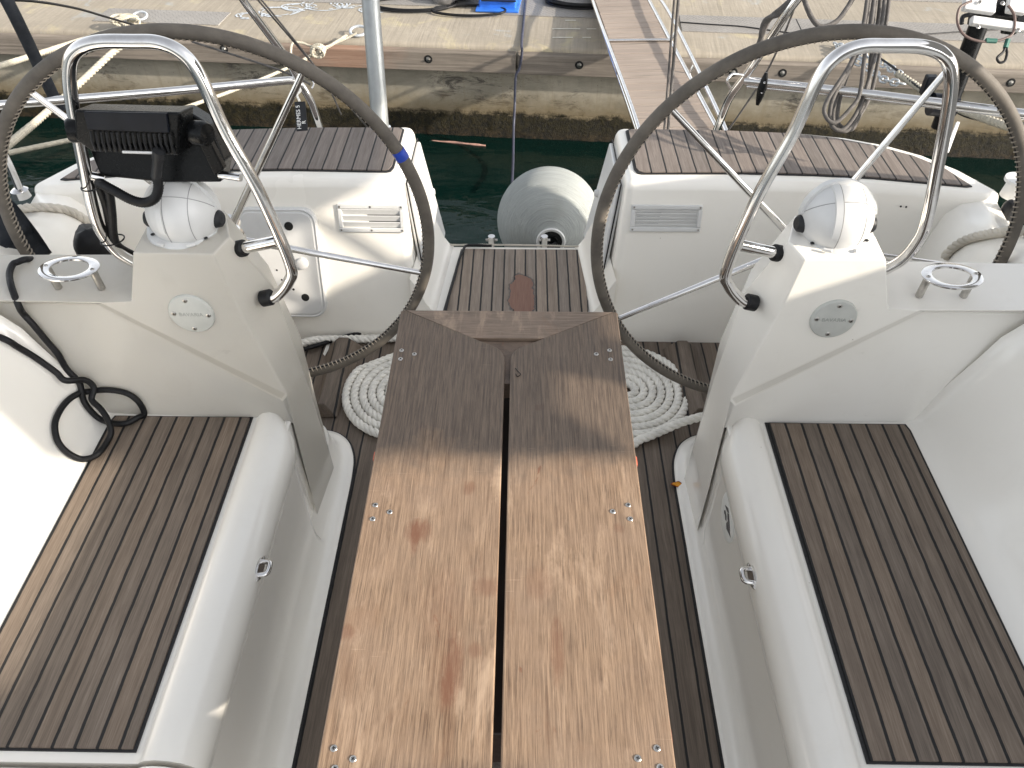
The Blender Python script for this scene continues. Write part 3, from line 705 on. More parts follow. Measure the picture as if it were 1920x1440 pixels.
# cleat clamped on right rail
ca = at(1437, 136, D=2.36); cb = at(1420, 197, D=2.42)
MB().tube([ca, ca.lerp(cb, .2), ca.lerp(cb, .5), ca.lerp(cb, .8), cb], [.005, .010, .014, .010, .005], 14).build('rail_cleat', 'black', boat)
q = SB(); screwhead(q, ca.lerp(cb, .36)-FW*.014, -FW, .004); screwhead(q, ca.lerp(cb, .66)-FW*.014, -FW, .004); q.build('screw', 'chrome', boat)
# small stanchion clamps at the stern step
for px in (922, 1020):
    p = at(px, 462, Y=2.40); o = MB().tube([p, p+Vector((0, .0, .045))], .013, 14).build('boarding_ladder_hinge', 'chrome', boat)
    MB().tube([p+Vector((-.022, 0, .028)), p+Vector((.022, 0, .028))], .005, 8).build('hinge_pin', 'steel', o)

# =================================================================== steering wheels
def wheel(s, c, t, yw, R, angs, label, tape=None):
    c = Vector(c); e1 = Vector((cos(yw*s), sin(yw*s), 0)); bk = Vector((-sin(yw*s), cos(yw*s), 0)); e2 = Vector((0, 0, 1))*cos(t)+bk*sin(t); n = e1.cross(e2)
    if n.y > 0: n = -n                       # towards the camera
    root = empty('steering_wheel', c, label, 'steering wheel', 'steering wheels')
    P = lambda a, r, h=0: c+(e1*cos(a)+e2*sin(a))*r+n*h
    N = 160
    MB().tube([P(2*pi*k/N, R) for k in range(N)], .0135, 16, True).build('rim', 'leather', root, sharp=80)
    st = MB(); K = 230
    for k in range(K):
        a = 2*pi*k/K; da = 2*pi/K*.30
        q = [P(a-da+2*da*j/4, R-.0148*cos(-.45+.32*j), .0148*sin(-.45+.32*j)) for j in range(5)]
        st.tube(q, [.0006, .0017, .0020, .0017, .0006], 5)
    st.build('stitching', 'stitch', root)
    MB().tube([P(2*pi*k/N, R-.0126*cos(.2), .0126*sin(.2)) for k in range(N)], .0024, 6, True).build('stitch_seam', 'hole', root)
    MB().tube([c, c+n*.10], .016, 16).build('shaft', 'steel', root)
    for a in angs:
        a = radians(a); MB().tube([P(a, .035, -.0), P(a, R-.012, 0)], [.0088, .0068], 12).build('spoke', 'chrome', root)
    MB().lathe(c-n*.06, [(.022, -.0), (.022, .055), (.045, .058), (.045, .072), (.02, .078), (1e-4, .078)], 32, n).build('hub', 'chrome', root)
    if tape is not None:
        MB().tube([P(radians(tape)+k*.012-.02, R) for k in range(5)], .0149, 16).build('tape_band', 'blue', root)
    return root
wL = wheel(-1, (-.662, 1.512, .71), -.034, -.066, .47, [-15.5, 56.8, 129, 201, 273], 'left steering wheel with grey leather rim and one band of blue tape', tape=25)
wR = wheel(1, (.673, 1.513, .70), .065, -.033, .47, [64.5, 137.5, 209.5, 281.5, 353], 'right steering wheel with plain grey leather rim beside the white dome compass')

# =================================================================== guard rails over the consoles
GP = [(1408, 567, 1.268), (1390, 563, 1.266), (1366, 535, 1.266), (1364, 500, 1.27), (1420, 370, 1.28), (1487, 250, 1.29), (1533, 150, 1.30), (1566, 108, 1.305), (1610, 88, 1.31), (1663, 86, 1.31),
      (1730, 88, 1.31), (1768, 103, 1.31), (1783, 135, 1.31), (1779, 200, 1.305), (1757, 317, 1.30), (1738, 410, 1.30), (1722, 450, 1.305), (1690, 488, 1.31), (1640, 515, 1.315)]
def guard(s, label):
    pts = []
    for x, y, Y in GP:
        p = at(x, y, Y=Y); pts.append(Vector((s*p.x, p.y, p.z)))
    root = empty('guard_rail', pts[0], label, 'guard rail', 'guard rails over the consoles')
    MB().tube(catmull(pts, 7), .0118, 16).build('tube', 'chrome', root, sharp=80)
    a = at(1387, 459, Y=1.275); b = at(1459, 475, Y=1.292); a.x *= s; b.x *= s
    MB().tube([a, b], .0122, 14).build('stay', 'chrome', root)
    f = pts[0]; d = (pts[0]-pts[1]).normalized(); d2 = (b-a).normalized()
    MB().tube([f-d*.012, f-d*.010, f+d*.010, f+d*.012], [.015, .0172, .0172, .015], 18).build('foot_ring', 'rubber', root)
    MB().tube([b-d2*.012, b-d2*.010, b+d2*.012, b+d2*.014], [.015, .0172, .0172, .015], 18).build('foot_ring', 'rubber', root)
    return root
guard(1, 'polished hoop rail arching over the right console and its white compass')
gl = guard(-1, 'polished hoop rail over the left console carrying the black chart plotter')

# =================================================================== compasses
def compass(s, label):
    c = Vector((s*.648, 1.324, .8565)); root = empty('compass', c, label, 'compass', 'dome compasses on the consoles')
    up = Vector((-.07*s, -.05, 1)).normalized()
    b = MB().lathe(c, [(.0785, -.012), (.0790, .000), (.0775, .0055), (.0750, .0075), (.0655, .0110), (.0630, .0115), (.0625, -.01)], 64, up).build('base_ring', 'whitepl', root, sharp=50)
    dome = c+up*.0385
    prof = [(.0705*cos(radians(a)), .0705*sin(radians(a))) for a in range(-38, 91, 4)]; prof[-1] = (1e-4, .0705)
    dd = Vector((0, -.28, 1)).normalized()
    ball = MB().lathe(dome, prof, 64, dd).build('dome', 'whitepl', root, sharp=80)
    # raised band and panel grooves
    g = MB(); fx = Vector((1, 0, 0)); v1 = Vector((0, -.62, .785)).normalized(); v2 = fx.cross(v1)
    def arc(ax, u, w, k, r, a0, a1, rad, m):   # circle of the sphere in plane at offset k along ax
        R = sqrt(max(0, r*r-k*k)); m.tube([dome+ax*k+(u*cos(radians(a))+w*sin(radians(a)))*R for a in range(a0, a1+1, 5)], rad, 6)
    arc(v2, fx, v1, -.004, .0706, 5, 175, .0008, g); arc(fx, v1, v2, .034, .0706, -80, 80, .0008, g); arc(fx, v1, v2, -.012, .0707, -80, 80, .0009, g)
    g.build('panel_grooves', 'groove', ball)
    rb = MB(); hv = Vector((0, .22, .975)).normalized(); hu = fx.cross(hv)
    for r0, a0, a1 in ((.0748, 8, 172),):
        secs = []
        for a in range(a0, a1+1, 4):
            d = fx*cos(radians(a))+hv*sin(radians(a)); ex = .0016 if 52 < a < 128 else 0
            secs.append([dome+d*.0695-hu*-.012, dome+d*(r0+ex)-hu*-.012, dome+d*(r0+ex)-hu*.006, dome+d*.0695-hu*.006])
        rb.loft(secs, True)
    rb.build('hood_rim', 'whitepl', root, sharp=30)
    # raised vertical band
    secs = []
    for a in range(-52, 60, 4):
        d = v1*cos(radians(a))+v2*sin(radians(a)); R = sqrt(.0705**2-.017**2)
        secs.append([dome+fx*(-.028)+d*(R-.006), dome+fx*(-.026)+d*(R+.0005), dome+fx*(-.014)+d*(R+.0035), dome+fx*(-.012)+d*(R-.002)])
    MB().loft(secs, True).build('raised_band', 'whitepl', ball, sharp=30)
    for q in (-1, 1):
        MB().lathe(dome+fx*q*.0655+Vector((0, -.008, -.010)), [(1e-4, .013), (.012, .0125), (.0165, .008), (.0185, -.002)], 20, (q, -.12, .1)).build('side_knob', 'dgrey', root, bevel=0)
    sc = SB()
    for a in (222, 318):
        screwhead(sc, c+Vector((cos(radians(a))*.0695, sin(radians(a))*.0695, .0128+cos(radians(a))*s*.005+sin(radians(a))*.0035)), up, .0042)
    sc.build('screw', 'dgrey', root)
    for q in (-1, 1):
        lip = MB(); lip.box(c+Vector((q*.030, -.0725, .0085)), (.018, .006, .006), Matrix.Rotation(radians(q*22), 3, 'Z'))
        lip.build('base_tab', 'whitepl', b, bevel=.002)
    return root
compass(1, 'white dome compass in sunlight on the right console')
compass(-1, 'white dome compass in shade below the black chart plotter')

# =================================================================== cup holders
def cup(s, label):
    c = at(1785, 517, z=.797); c.x *= s; ca_ = Vector((-.09*s, .16, .98)).normalized(); cu_ = Vector((1, 0, .09*s)).normalized(); root = empty('cup_holder', (c.x, c.y, .745), label, 'cup holder', 'steel cup rings on the shelves')
    MB().lathe(c, [(.0365, -.002), (.0365, .0010), (.0378, .0016), (.0545, .0016), (.0558, .0008), (.0558, -.002), (.0365, -.002)], 64, ca_).build('ring', 'chrome', root, sharp=40)
    for q in (-1, 1):
        p = c+cu_*q*.0455
        MB().tube([p+Vector((0, 0, -.002)), (p.x+.002*s, p.y+.006, .742)], .0078, 16).build('post', 'steel', root)
    q = SB()
    for k in (-1, 1): screwhead(q, c+cu_*k*.0458+ca_*.0016, ca_, .0045)
    q.build('screw', 'steel', root)
cup(-1, 'polished steel cup ring on two posts, beside the looping black cable')
cup(1, 'polished steel cup ring on two posts, on the right-hand shelf')

# =================================================================== chart plotter on the left guard
cp = empty('chart_plotter', at(270, 330, Y=1.325), 'black chart plotter seen from behind, clamped in left hoop rail', 'chart plotter')
pod = [at(x, y, Y=Y) for x, y, Y in ((150, 232, 1.33), (345, 204, 1.355), (395, 235, 1.35), (421, 300, 1.325), (414, 342, 1.31), (300, 342, 1.31), (188, 330, 1.31), (160, 262, 1.325))]
bk = Vector((0, .95, -.25)).normalized()
pd = MB().loft([pod, [p+bk*.050 for p in pod]], True).build('pod', 'black', cp, bevel=.004)
body = [at(x, y, Y=1.270) for x, y in ((138, 206), (338, 211), (335, 292), (172, 285), (140, 262))]
bo = MB().loft([body, [p+bk*.065 for p in body]], True).build('display_body', 'black', cp, bevel=.005)
pa = [at(x, y, Y=1.266) for x, y in ((157, 209), (313, 212), (317, 249), (165, 243))]
MB().loft([[p-bk*.002 for p in pa], [p+bk*.006 for p in pa]], True).build('back_panel', 'navy', cp, bevel=.0015, segs=2)
fn = MB()
for k in range(16):
    t = k/15; a = at(170+t*148, 247+t*5, Y=1.263); b = at(180+t*148, 283+t*5, Y=1.270)
    fn.tube([a, a.lerp(b, .5)-bk*.004, b], .0022, 6)
fn.build('cooling_fins', 'dgrey', bo)
ls = at(230, 285, Y=1.260); rs = at(300, 287, Y=1.260)
MB().tube([ls, rs], .0024, 6).build('status_strip', 'whitepl', bo)
for (x, y, q) in ((378, 250, 1), (142, 244, -1)):
    c = at(x, y, Y=1.295); MB().lathe(c, [(1e-4, .016), (.018, .014), (.022, .008), (.022, -.014)], 14, (q*.9, -.35, .1)).build('mount_knob', 'black', cp)
br = [at(x, y, Y=1.297) for x, y in ((372, 268), (392, 262), (420, 318), (402, 330))]
MB().loft([br, [p+bk*.02 for p in br]], True).build('mount_arm', 'black', cp, bevel=.003)
a = at(298, 283, Y=1.260); b = at(293, 332, Y=1.265)
MB().tube([a, a.lerp(b, .3), a.lerp(b, .32), b], [.011, .011, .0095, .0095], 14).build('plug', 'dgrey', cp)
MB().tube([at(172, 330, Y=1.300), at(196, 335, Y=1.305)], .0085, 12).build('clamp_tube', 'chrome', cp); MB().tube([at(412, 327, Y=1.310), at(452, 333, Y=1.300)], .0075, 12).build('clamp_tube', 'chrome', cp)
def corrug(pts, r, name, parent, ds=.0022):
    P = resample(catmull(pts, 12), ds); return MB().tube(P, [r*(1.0 if i % 2 else .88) for i in range(len(P))], 12).build(name, 'rubber', parent, sharp=80)
corrug([at(294, 332, Y=1.265), at(297, 352, Y=1.260), at(290, 372, Y=1.255), at(270, 380, Y=1.255), at(245, 374, Y=1.260), at(215, 358, Y=1.270), at(190, 345, Y=1.285), at(188, 350, Y=1.300),
        at(200, 385, Y=1.310), at(207, 420, Y=1.315), at(212, 450, Y=1.315), at(228, 468, Y=1.325), at(252, 482, Y=1.355)], .0095, 'conduit', cp)
corrug([at(188, 342, Y=1.295), at(204, 360, Y=1.297), at(210, 400, Y=1.300), at(213, 440, Y=1.305), at(222, 462, Y=1.315), at(250, 478, Y=1.345)], .0085, 'conduit', cp)
tz = MB()
for (x, y, Y) in ((170, 348, 1.297), (205, 450, 1.305)):
    c = at(x+6, y, Y=Y); tz.tube([c+Vector((cos(t)*.024, sin(t)*.020, cos(t)*.003)) for t in [2*pi*k/24 for k in range(24)]], .0016, 6, True)
tz.build('cable_tie', 'black', cp)

# =================================================================== cockpit table
tb = empty('cockpit_table', (0, .8, 0), 'weathered wooden cockpit table with its two long leaves folded over', 'table')
def _s(px, py, rx, ry, k=.8):
    p = at(px, py, z=.7); return (p.x, p.y, rx, ry, k)
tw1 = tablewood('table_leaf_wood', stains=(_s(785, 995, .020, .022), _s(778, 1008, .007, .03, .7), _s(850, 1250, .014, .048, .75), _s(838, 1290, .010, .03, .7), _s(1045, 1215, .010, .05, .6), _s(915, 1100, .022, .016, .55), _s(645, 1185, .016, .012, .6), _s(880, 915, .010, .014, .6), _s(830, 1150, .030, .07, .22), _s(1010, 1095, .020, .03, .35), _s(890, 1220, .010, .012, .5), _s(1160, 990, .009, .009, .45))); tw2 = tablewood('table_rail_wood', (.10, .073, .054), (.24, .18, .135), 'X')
tw3 = tablewood('table_board_wood', (.025, .017, .013), (.07, .046, .034), 'X')
def arcpts(c, r, a0, a1, n=8): return [(c[0]+r*cos(radians(a0+(a1-a0)*k/n)), c[1]+r*sin(radians(a0+(a1-a0)*k/n))) for k in range(n+1)]
lf = {}
for s in (-1, 1):
    ix = .0065; g = lambda x: s*x
    P = [(.226, .325), (.227, 1.257), (.222, 1.262)]
    P += arcpts((.0505, 1.110), .045, 120, 180, 8)
    P += arcpts((.0295, .352), .0240, 180, 262, 6) + [(.06, .325)]
    P = [(s*x+.002, y) for x, y in P]
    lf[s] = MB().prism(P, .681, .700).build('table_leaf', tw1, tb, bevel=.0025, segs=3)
sc = {}
for s, lst in ((-1, ((753, 657), (777, 664), (751, 673), (704, 947), (731, 960), (699, 973), (626, 1403), (662, 1423), (628, 1441))),
               (1, ((1118, 664), (1143, 657), (1145, 674), (1178, 947), (1149, 959), (1182, 973), (1232, 1403), (1196, 1422), (1238, 1439)))):
    q = SB()
    for (x, y) in lst: screwhead(q, at(x, y, z=.7003), (0, 0, 1), .0046)
    q.build('screw', 'steel', lf[s])
# far crossbar with its mitred ends and centre board below
bar = [(-.222, 1.2515), (.222, 1.2515), (.222, 1.247), (.062, 1.146), (-.058, 1.146), (-.222, 1.247)]
MB().prism([(-.2175, 1.2625), (.2215, 1.2625), (.0755, 1.1755), (-.0715, 1.1755)], .650, .6985).build('end_rail', tw2, tb, bevel=.0015, segs=2)
MB().prism([(-.21, 1.05), (-.21, 1.1725), (.21, 1.1725), (.21, 1.05)], .652, .6925).build('centre_board', tw3, tb, bevel=.002, segs=2)
for _s in (-1, 1): MB().box((_s*.15, .70, .667), (.05, .64, .026)).build('leaf_batten', 'gapshade', tb, bevel=.002)
MB().box((0, .8, .55), (.11, .74, .11)).build('storage_box', 'gapshade', tb, bevel=.004)
for y in (.52, 1.06):
    MB().tube([(0, y, .0), (0, y, .02), (0, y, .021), (0, y, .56)], [.06, .06, .032, .032], 24).build('leg', 'steel', tb)
for (x, y) in ((.231, .862), (.229, .398), (-.227, .866), (-.226, 1.09)):
    MB().box((x-.0018*(1 if x > 0 else -1), y, .690), (.004, .020, .009)).build('red_bumper', 'red', tb, bevel=.002, segs=2)
# curled hair-thin thread lying on right leaf
tag(MB().tube(catmull([at(x, y, z=.7015) for x, y in ((1428/1.0*0+966, 690), (972, 697), (976, 702), (970, 706), (967, 701))], 5), .0007, 5).build('thread', 'black'), 'tiny dark curled thread lying on the right table leaf', 'thread')

# =================================================================== ropes, coils, cables
def spiral(c, r0, r1, pitch, z, a0, cw=1, rz=None):
    P = []; a = 0; r = r0
    while r < r1:
        P.append(Vector((c[0]+r*cos(a0+cw*a), c[1]+r*sin(a0+cw*a), z))); da = .012/r if r > .03 else .3; a += da; r += pitch*da/(2*pi)
    return P
def coil(c, label, tail, a0, cw):
    P = spiral(c, .016, .197, .0268, .0125, a0, cw)
    P += catmull([P[-1]]+tail, 10)[1:]
    o = MB().strand(P, .0138, .060).build('rope_coil', 'rope', None, sharp=80)
    return tag(o, label, 'rope', 'flat spiral rope coils')
cR = at(1174, 734, z=.01); cL = at(766, 736, z=.01)
coil((cR.x, cR.y), 'flat spiral of white rope right of the table, tail running under console', [Vector((cR.x-.03, cR.y-.20, .014)), at(1205, 822, z=.016), at(1240, 808, z=.028), at(1275, 793, z=.045), at(1305, 784, z=.055), at(1340, 776, z=.05)], radians(190), 1)
coil((cL.x, cL.y), 'flat spiral of white rope left of the table, below the left wheel', [Vector((cL.x+.03, cL.y+.21, .014)), Vector((cL.x+.11, cL.y+.16, .014))], radians(60), -1)
# rope along the foot of left seat box
P = [Vector((-.28, 1.93, .02)), Vector((-.36, 1.955, .018)), Vector((-.45, 1.95, .018)), Vector((-.55, 1.945, .018)), Vector((-.66, 1.94, .018)), Vector((-.75, 1.90, .018))]
tag(MB().strand(catmull(P, 12), .0145, .055).build('mooring_rope', 'rope', None, sharp=80), 'white laid rope lying along the foot of the left seat box', 'rope')
P = [at(x, y, z=.016) for x, y in ((570, 655), (600, 646), (640, 633), (690, 622), (742, 618))]
tag(MB().tube(catmull(P, 8), .0075, 10).build('black_cable', 'rubber'), 'short black cable between the white rope and the left rope coil', 'cable')
P = [at(x, y, z=.0035) for x, y in ((606, 664), (612, 648), (620, 640), (618, 652), (609, 668))]
tag(MB().loft([[p for p in P], [p+Vector((0, 0, .002)) for p in P]], True).build('paper_scrap', 'rope'), 'small torn white scrap on the teak near the left rope', 'scrap')
# stern lines over coamings
P = [hit(x, y, .013) for x, y in ((30, 402), (60, 397), (95, 397), (130, 403), (158, 420), (178, 440), (196, 474))]
tag(MB().strand(catmull(P, 12), .0135, .062).build('stern_line', 'ropeold', None, sharp=80), 'thick worn rope over left coaming beside the dark canvas', 'rope', 'stern lines over the coamings')
P = [hit(x, y, .013) for x, y in ((1778, 488), (1790, 473), (1812, 459), (1845, 449), (1880, 445), (1925, 443), (1990, 445))]
tag(MB().strand(catmull(P, 12), .0135, .062).build('stern_line', 'ropeold', None, sharp=80), 'thick worn rope over right coaming, behind the right wheel', 'rope', 'stern lines over the coamings')
# looping black hose on the left bench
wn = Vector((0, -1, .37)).normalized(); wp = Vector((0, yf(.6), .6))
def onw(x, y): return on_plane(x, y, wp, wn, .006)
P = [hit(50, 500, .0068)+Vector((-.01, .06, -.03)), hit(48, 500, .0068)+Vector((0, .012, .004))]+[hit(x, y, .0100) for x, y in ((38, 498), (28, 503), (22, 522), (27, 548), (36, 566), (48, 583), (66, 603), (90, 632), (112, 658), (130, 688), (142, 720), (152, 752), (168, 775), (190, 792), (215, 799), (240, 799), (262, 788), (274, 770), (262, 747), (240, 732), (205, 726), (170, 729), (145, 736), (122, 752), (105, 775), (97, 800), (103, 830), (122, 852), (155, 866), (185, 858), (205, 832))]
_A = (hit(205, 832, .0068)-CAM).dot(FW); _B = (hit(156, 733, .030)-CAM).dot(FW)
P += [at(208, 808, D=_A+(_B-_A)*.22), at(201, 785, D=_A+(_B-_A)*.45), at(188, 766, D=_A+(_B-_A)*.66), at(172, 749, D=_A+(_B-_A)*.84)]
P += [hit(x, y, o) for x, y, o in ((156, 733, .030), (140, 718, .028), (122, 705, .022), (105, 693, .012), (66, 670, .008), (30, 650, .008), (2, 636, .008))]+[hit(2, 636, .0068)+Vector((-.10, .03, .02))]
tag(MB().tube(catmull(P, 8), .0068, 12).build('black_cable', 'rubber', None, sharp=80), 'long black cable looping from the left shelf down onto the bench', 'cable')
# cable along the walkway edge and thin line across the stern
P = [at(878, 460, z=.125), at(868, 470, z=.127), at(860, 490, z=.127), at(852, 520, z=.127), at(843, 550, z=.127), at(833, 590, z=.127), at(826, 625, z=.127)]
tag(MB().tube(catmull([at(922, 461, z=.13)]+P, 8), .005, 10).build('black_cable', 'rubber'), 'black cable running down the left edge of the teak walkway', 'cable')
P = [Vector((-.30, 2.335, .16)), Vector((-.25, 2.352, .124)), Vector((-.1, 2.358, .1205)), Vector((.1, 2.356, .1205)), Vector((.25, 2.35, .124)), Vector((.29, 2.34, .16))]
tag(MB().strand(catmull(P, 10), .0035, .02, 5).build('thin_line', 'ropeold'), 'thin grey line lying across the aft edge of the walkway', 'rope')
# orange leaf
c = at(1268, 910, z=.004); L = []
for k in range(14):
    a = 2*pi*k/14; r = .0135*(1+.25*cos(2*a+.4)+.12*random.uniform(-1, 1)); L.append(c+Vector((r*cos(a), r*.85*sin(a), .004+.004*sin(a*2))))
lo = MB().loft([L, [p+Vector((0, 0, .0014)) for p in L]], True).build('fallen_leaf', 'leafe')
lo2 = MB().loft([[c+(p-c)*.78+Vector((0, 0, .0012)) for p in L], [c+(p-c)*.76+Vector((0, 0, .0032)) for p in L]], True).build('leaf_face', 'leaf'); sub(lo2, lo)
tag(lo, 'small orange leaf on the floor at the foot of right bench', 'leaf')
# dark canvas winch cover far left, black bag behind the shelf
P = [at(x, y, z=z) for x, y, z in ((-60, 350, .80), (8, 366, .80), (28, 376, .79), (62, 424, .72), (60, 432, .70), (0, 484, .68), (-60, 520, .68))]
wc = MB().loft([P, [p+Vector((0, .02, -.08)) for p in P]], True).build('winch_cover', 'canvas', None, bevel=.012); tag(wc, 'dark canvas cover on the left coaming at the photo edge', 'cover')
c = at(178, 462, Y=1.62); mb = MB()
prof = [(.062*sqrt(max(0, 1-(h/.06)**2)), h) for h in [x*.01 for x in range(-6, 7)]]
o = MB().lathe(c, prof, 20).build('line_bag', 'rubber')
for v in o.data.vertices:
    p = v.co; d = noise.noise(p*30)*.012; v.co = Vector((c.x+(p.x-c.x)*.75, c.y+(p.y-c.y)*.8+d, c.z+(p.z-c.z)+d))
tag(o, 'crumpled black bag tucked behind the left shelf under the rope', 'bag')

# =================================================================== fender behind the stern
fc = Vector((.143, 2.86, -.092)); fd = empty('ball_fender', fc-Vector((0, 0, .22)), 'big round fender in pale grey cloth hanging behind the stern', 'fender')
ax = Vector((.01, -.80, .13)).normalized(); R = .222
prof = [(R*sin(radians(a)), R*cos(radians(a))*(1.06 if a > 90 else 1)) for a in range(176, 14, -6)]
prof += [(.058, R*.985), (.052, R*.998), (.046, R*.98), (.044, R*.93), (1e-4, R*.92)]
MB().lathe(fc, [(1e-4, -R*1.06)]+prof, 64, ax).build('cover', 'fender', fd, sharp=60)
e = fc+ax*(R*.985)
MB().lathe(e, [(.046, -.012), (.046, .002), (.030, .006), (.028, .012), (1e-4, .012)], 24, ax).build('end_cap', 'black', fd)
MB().lathe(e, [(.047, -.006), (.047, .004), (.056, .006), (.060, .001), (.060, -.01)], 32, ax).build('collar', 'whitepl', fd)
MB().tube([e+ax*.01+Vector((-.02, 0, 0)), e+ax*.035, e+ax*.01+Vector((.02, 0, 0))], .006, 8).build('eye', 'black', fd)

# =================================================================== quay
QA = radians(-4.45); QO = Vector((0, 5.02, 0)); QU = Vector((cos(QA), sin(QA), 0)); QV = Vector((-sin(QA), cos(QA), 0)); QZ = -.18
def Q(u, v, z): return QO+QU*u+QV*v+Vector((0, 0, z))
def qbox(mb, u0, u1, v0, v1, z0, z1):
    P = [Q(u0, v0, 0), Q(u1, v0, 0), Q(u1, v1, 0), Q(u0, v1, 0)]
    return mb.loft([[p+Vector((0, 0, z0)) for p in P], [p+Vector((0, 0, z1)) for p in P]], True)
WZ = -.80
# quay deck with rounded front lip
prof = [(.004, -.30), (.002, -.205), (.006, -.192), (.016, -.184), (.035, -.181), (.12, -.180), (.40, -.180), (60, -.180), (60, -.30)]
structure(MB().loft([[Q(-60, v, z) for v, z in prof], [Q(-20, v, z) for v, z in prof], [Q(20, v, z) for v, z in prof], [Q(60, v, z) for v, z in prof]], True).build('quay_deck', 'quay', None, sharp=50))
wl = MB(); qbox(wl, -60, 60, .062, 3, -3, -.185); structure(wl.build('quay_wall', 'wall'))
# algae / mussel fringe: lumpy strip on the wall at water level
mb = MB(); random.seed(3)
gu = [-4.2+i*.03 for i in range(281)]; zs = [-.655, -.68, -.71, -.74, -.77, -.80, -.86, -.95, -1.1, -1.4]
rows = []
for z in zs:
    rows.append([Q(u, .058-max(0, (-.65-z))*.35-.020*abs(noise.noise(Vector((u*9, z*14, 0))))-.012*abs(noise.noise(Vector((u*31, z*40, 3)))), z+.012*noise.noise(Vector((u*6, 0, z)))) for u in gu])
vs = [p for r in rows for p in r]; n = len(gu); fs = [(j*n+i, j*n+i+1, (j+1)*n+i+1, (j+1)*n+i) for j in range(len(zs)-1) for i in range(n-1)]
tag(mb.add(vs, fs).build('algae', 'wall', None, sharp=70), None, None, None, 'stuff')
# timber fender beams and their bolts
tim = []
segs = [(-12, -4.1), (-4.09, -.02), (-.01, 4.05), (4.06, 12)]
for i, (u0, u1) in enumerate(segs):
    mb = MB()
    pr = [(.0, -.345), (.0, -.225), (.012, -.213), (.060, -.200), (.075, -.345)]
    pr = [(v-.028, z) for v, z in pr]
    mb.loft([[Q(u0, v, z) for v, z in pr], [Q(u1, v, z) for v, z in pr]], True)
    o = mb.build('timber_beam', 'timber', None, bevel=.006, segs=2)
    lab = ['grey timber beam on quay edge, outermost on the left', 'long grey timber beam on quay edge behind left wheel, with rust stain', 'long grey timber beam on quay edge behind the gangway and chain', 'grey timber beam on quay edge, outermost on the right'][i]
    tag(o, lab, 'beam', 'timber fender beams along the quay edge'); tim.append((u0, u1, o))
for (px, py) in ((803, 111), (1086, 122), (1467, 137), (1375, 136), (1895, 155), (420, 92)):
    d = at(px, py, Y=5.0); u = (on_plane(px, py, Q(0, -.028, 0), -QV)-QO).dot(QU); z = on_plane(px, py, Q(0, -.028, 0), -QV).z
    for (u0, u1, o) in tim:
        if u0 < u < u1:
            h = MB().lathe(Q(u, -.0285, z), [(.026, -.004), (.027, .0006), (.025, .0012), (.022, .0004), (1e-4, .0004)], 24, -QV).build('bolt_recess', 'hole', None); sub(h, o)
            b = MB().lathe(Q(u, -.030, z), [(1e-4, .010), (.008, .009), (.009, .003), (.015, .002), (.016, 0)], 8, -QV).build('bolt', 'steel', None); sub(b, o)
# chequer plates let into the deck
def plate(u0, u1, v0, v1, label, seams=()):
    mb = MB(); qbox(mb, u0, u1, v0, v1, -.184, -.1735); o = mb.build('cover_plate', 'chequer', None, bevel=.001, segs=1)
    for s_ in seams:
        m2 = MB(); qbox(m2, s_-.004, s_+.004, v0+.01, v1-.01, -.18, -.1731); sub(m2.build('plate_joint', 'hole'), o)
    return tag(o, label, 'cover plate', 'steel chequer plates on the quay')
plate(-2.93, -2.05, .18, .42, 'short chequer plate on quay at upper left'); plate(-2.4, -.2, .68, 1.05, 'long chequer plate at top left behind the hoses')
plate(-.2, .62, .55, .90, 'chequer plate behind the black hose coil'); plate(1.05, 7, .36, .66, 'long pale chequer plate right of gangway', (1.84, 3.3, 4.8))
plate(1.30, 7.0, 1.1, 1.5, 'second row chequer plate at far top right')
# chalk scribbles on the concrete
mb = MB(); random.seed(11)
for (px, py, rr) in ((520, 22, .16), (560, 14, .12), (610, 10, .17), (655, 8, .13), (470, 30, .10), (700, 20, .10)):
    c = at(px, py, z=QZ)
    for k in range(3):
        a0 = random.uniform(0, 6.28); P = []
        for j in range(26):
            a = a0+j*.2; r = rr*(1-.15*k)*(1+.08*sin(3*a+k)); P.append(c+Vector((r*cos(a), r*.62*sin(a), 0)))
        for j in range(25):
            d = (P[j+1]-P[j]).normalized(); w = Vector((-d.y, d.x, 0))*random.uniform(.003, .008)
            if random.random() < .2: continue
            z = Vector((0, 0, .0035+.0004*k)); mb.add([P[j]-w+z, P[j+1]-w+z, P[j+1]+w+z, P[j]+w+z], [(0, 1, 2, 3)])
structure(mb.build('chalk_marks', simple('chalk', (.44, .48, .52), .95, 0, .1, 80)))
# slots in the deck left of the gangway
mb = MB()
for (x0, x1, y) in ((1036, 1088, 54), (1100, 1118, 54), (1036, 1074, 70), (1092, 1108, 70), (1060, 1080, 38)):
    a = at(x0, y, z=-.176); b = at(x1, y, z=-.176); w = Vector((0, .006, 0)); mb.add([a-w, b-w, b+w, a+w], [(0, 1, 2, 3)])
structure(mb.build('painted_dashes', simple('old_paint', (.62, .60, .52), .9)))

# water and bottom
mb = MB().add([(-150, -150, WZ), (150, -150, WZ), (150, 5.12, WZ), (-150, 5.12, WZ)], [(0, 1, 2, 3)])
mb = MB().add([(-150, -150, WZ), (150, -150, WZ), Q(149, .3, WZ)-Vector((0, 0, 0)), Q(-149, .3, WZ)], [(0, 1, 2, 3)]); structure(mb.build('water', 'water'))
structure(MB().add([(-150, -150, -2.6), (150, -150, -2.6), (150, 60, -2.6), (-150, 60, -2.6)], [(0, 1, 2, 3)]).build('seabed', 'seabed'))

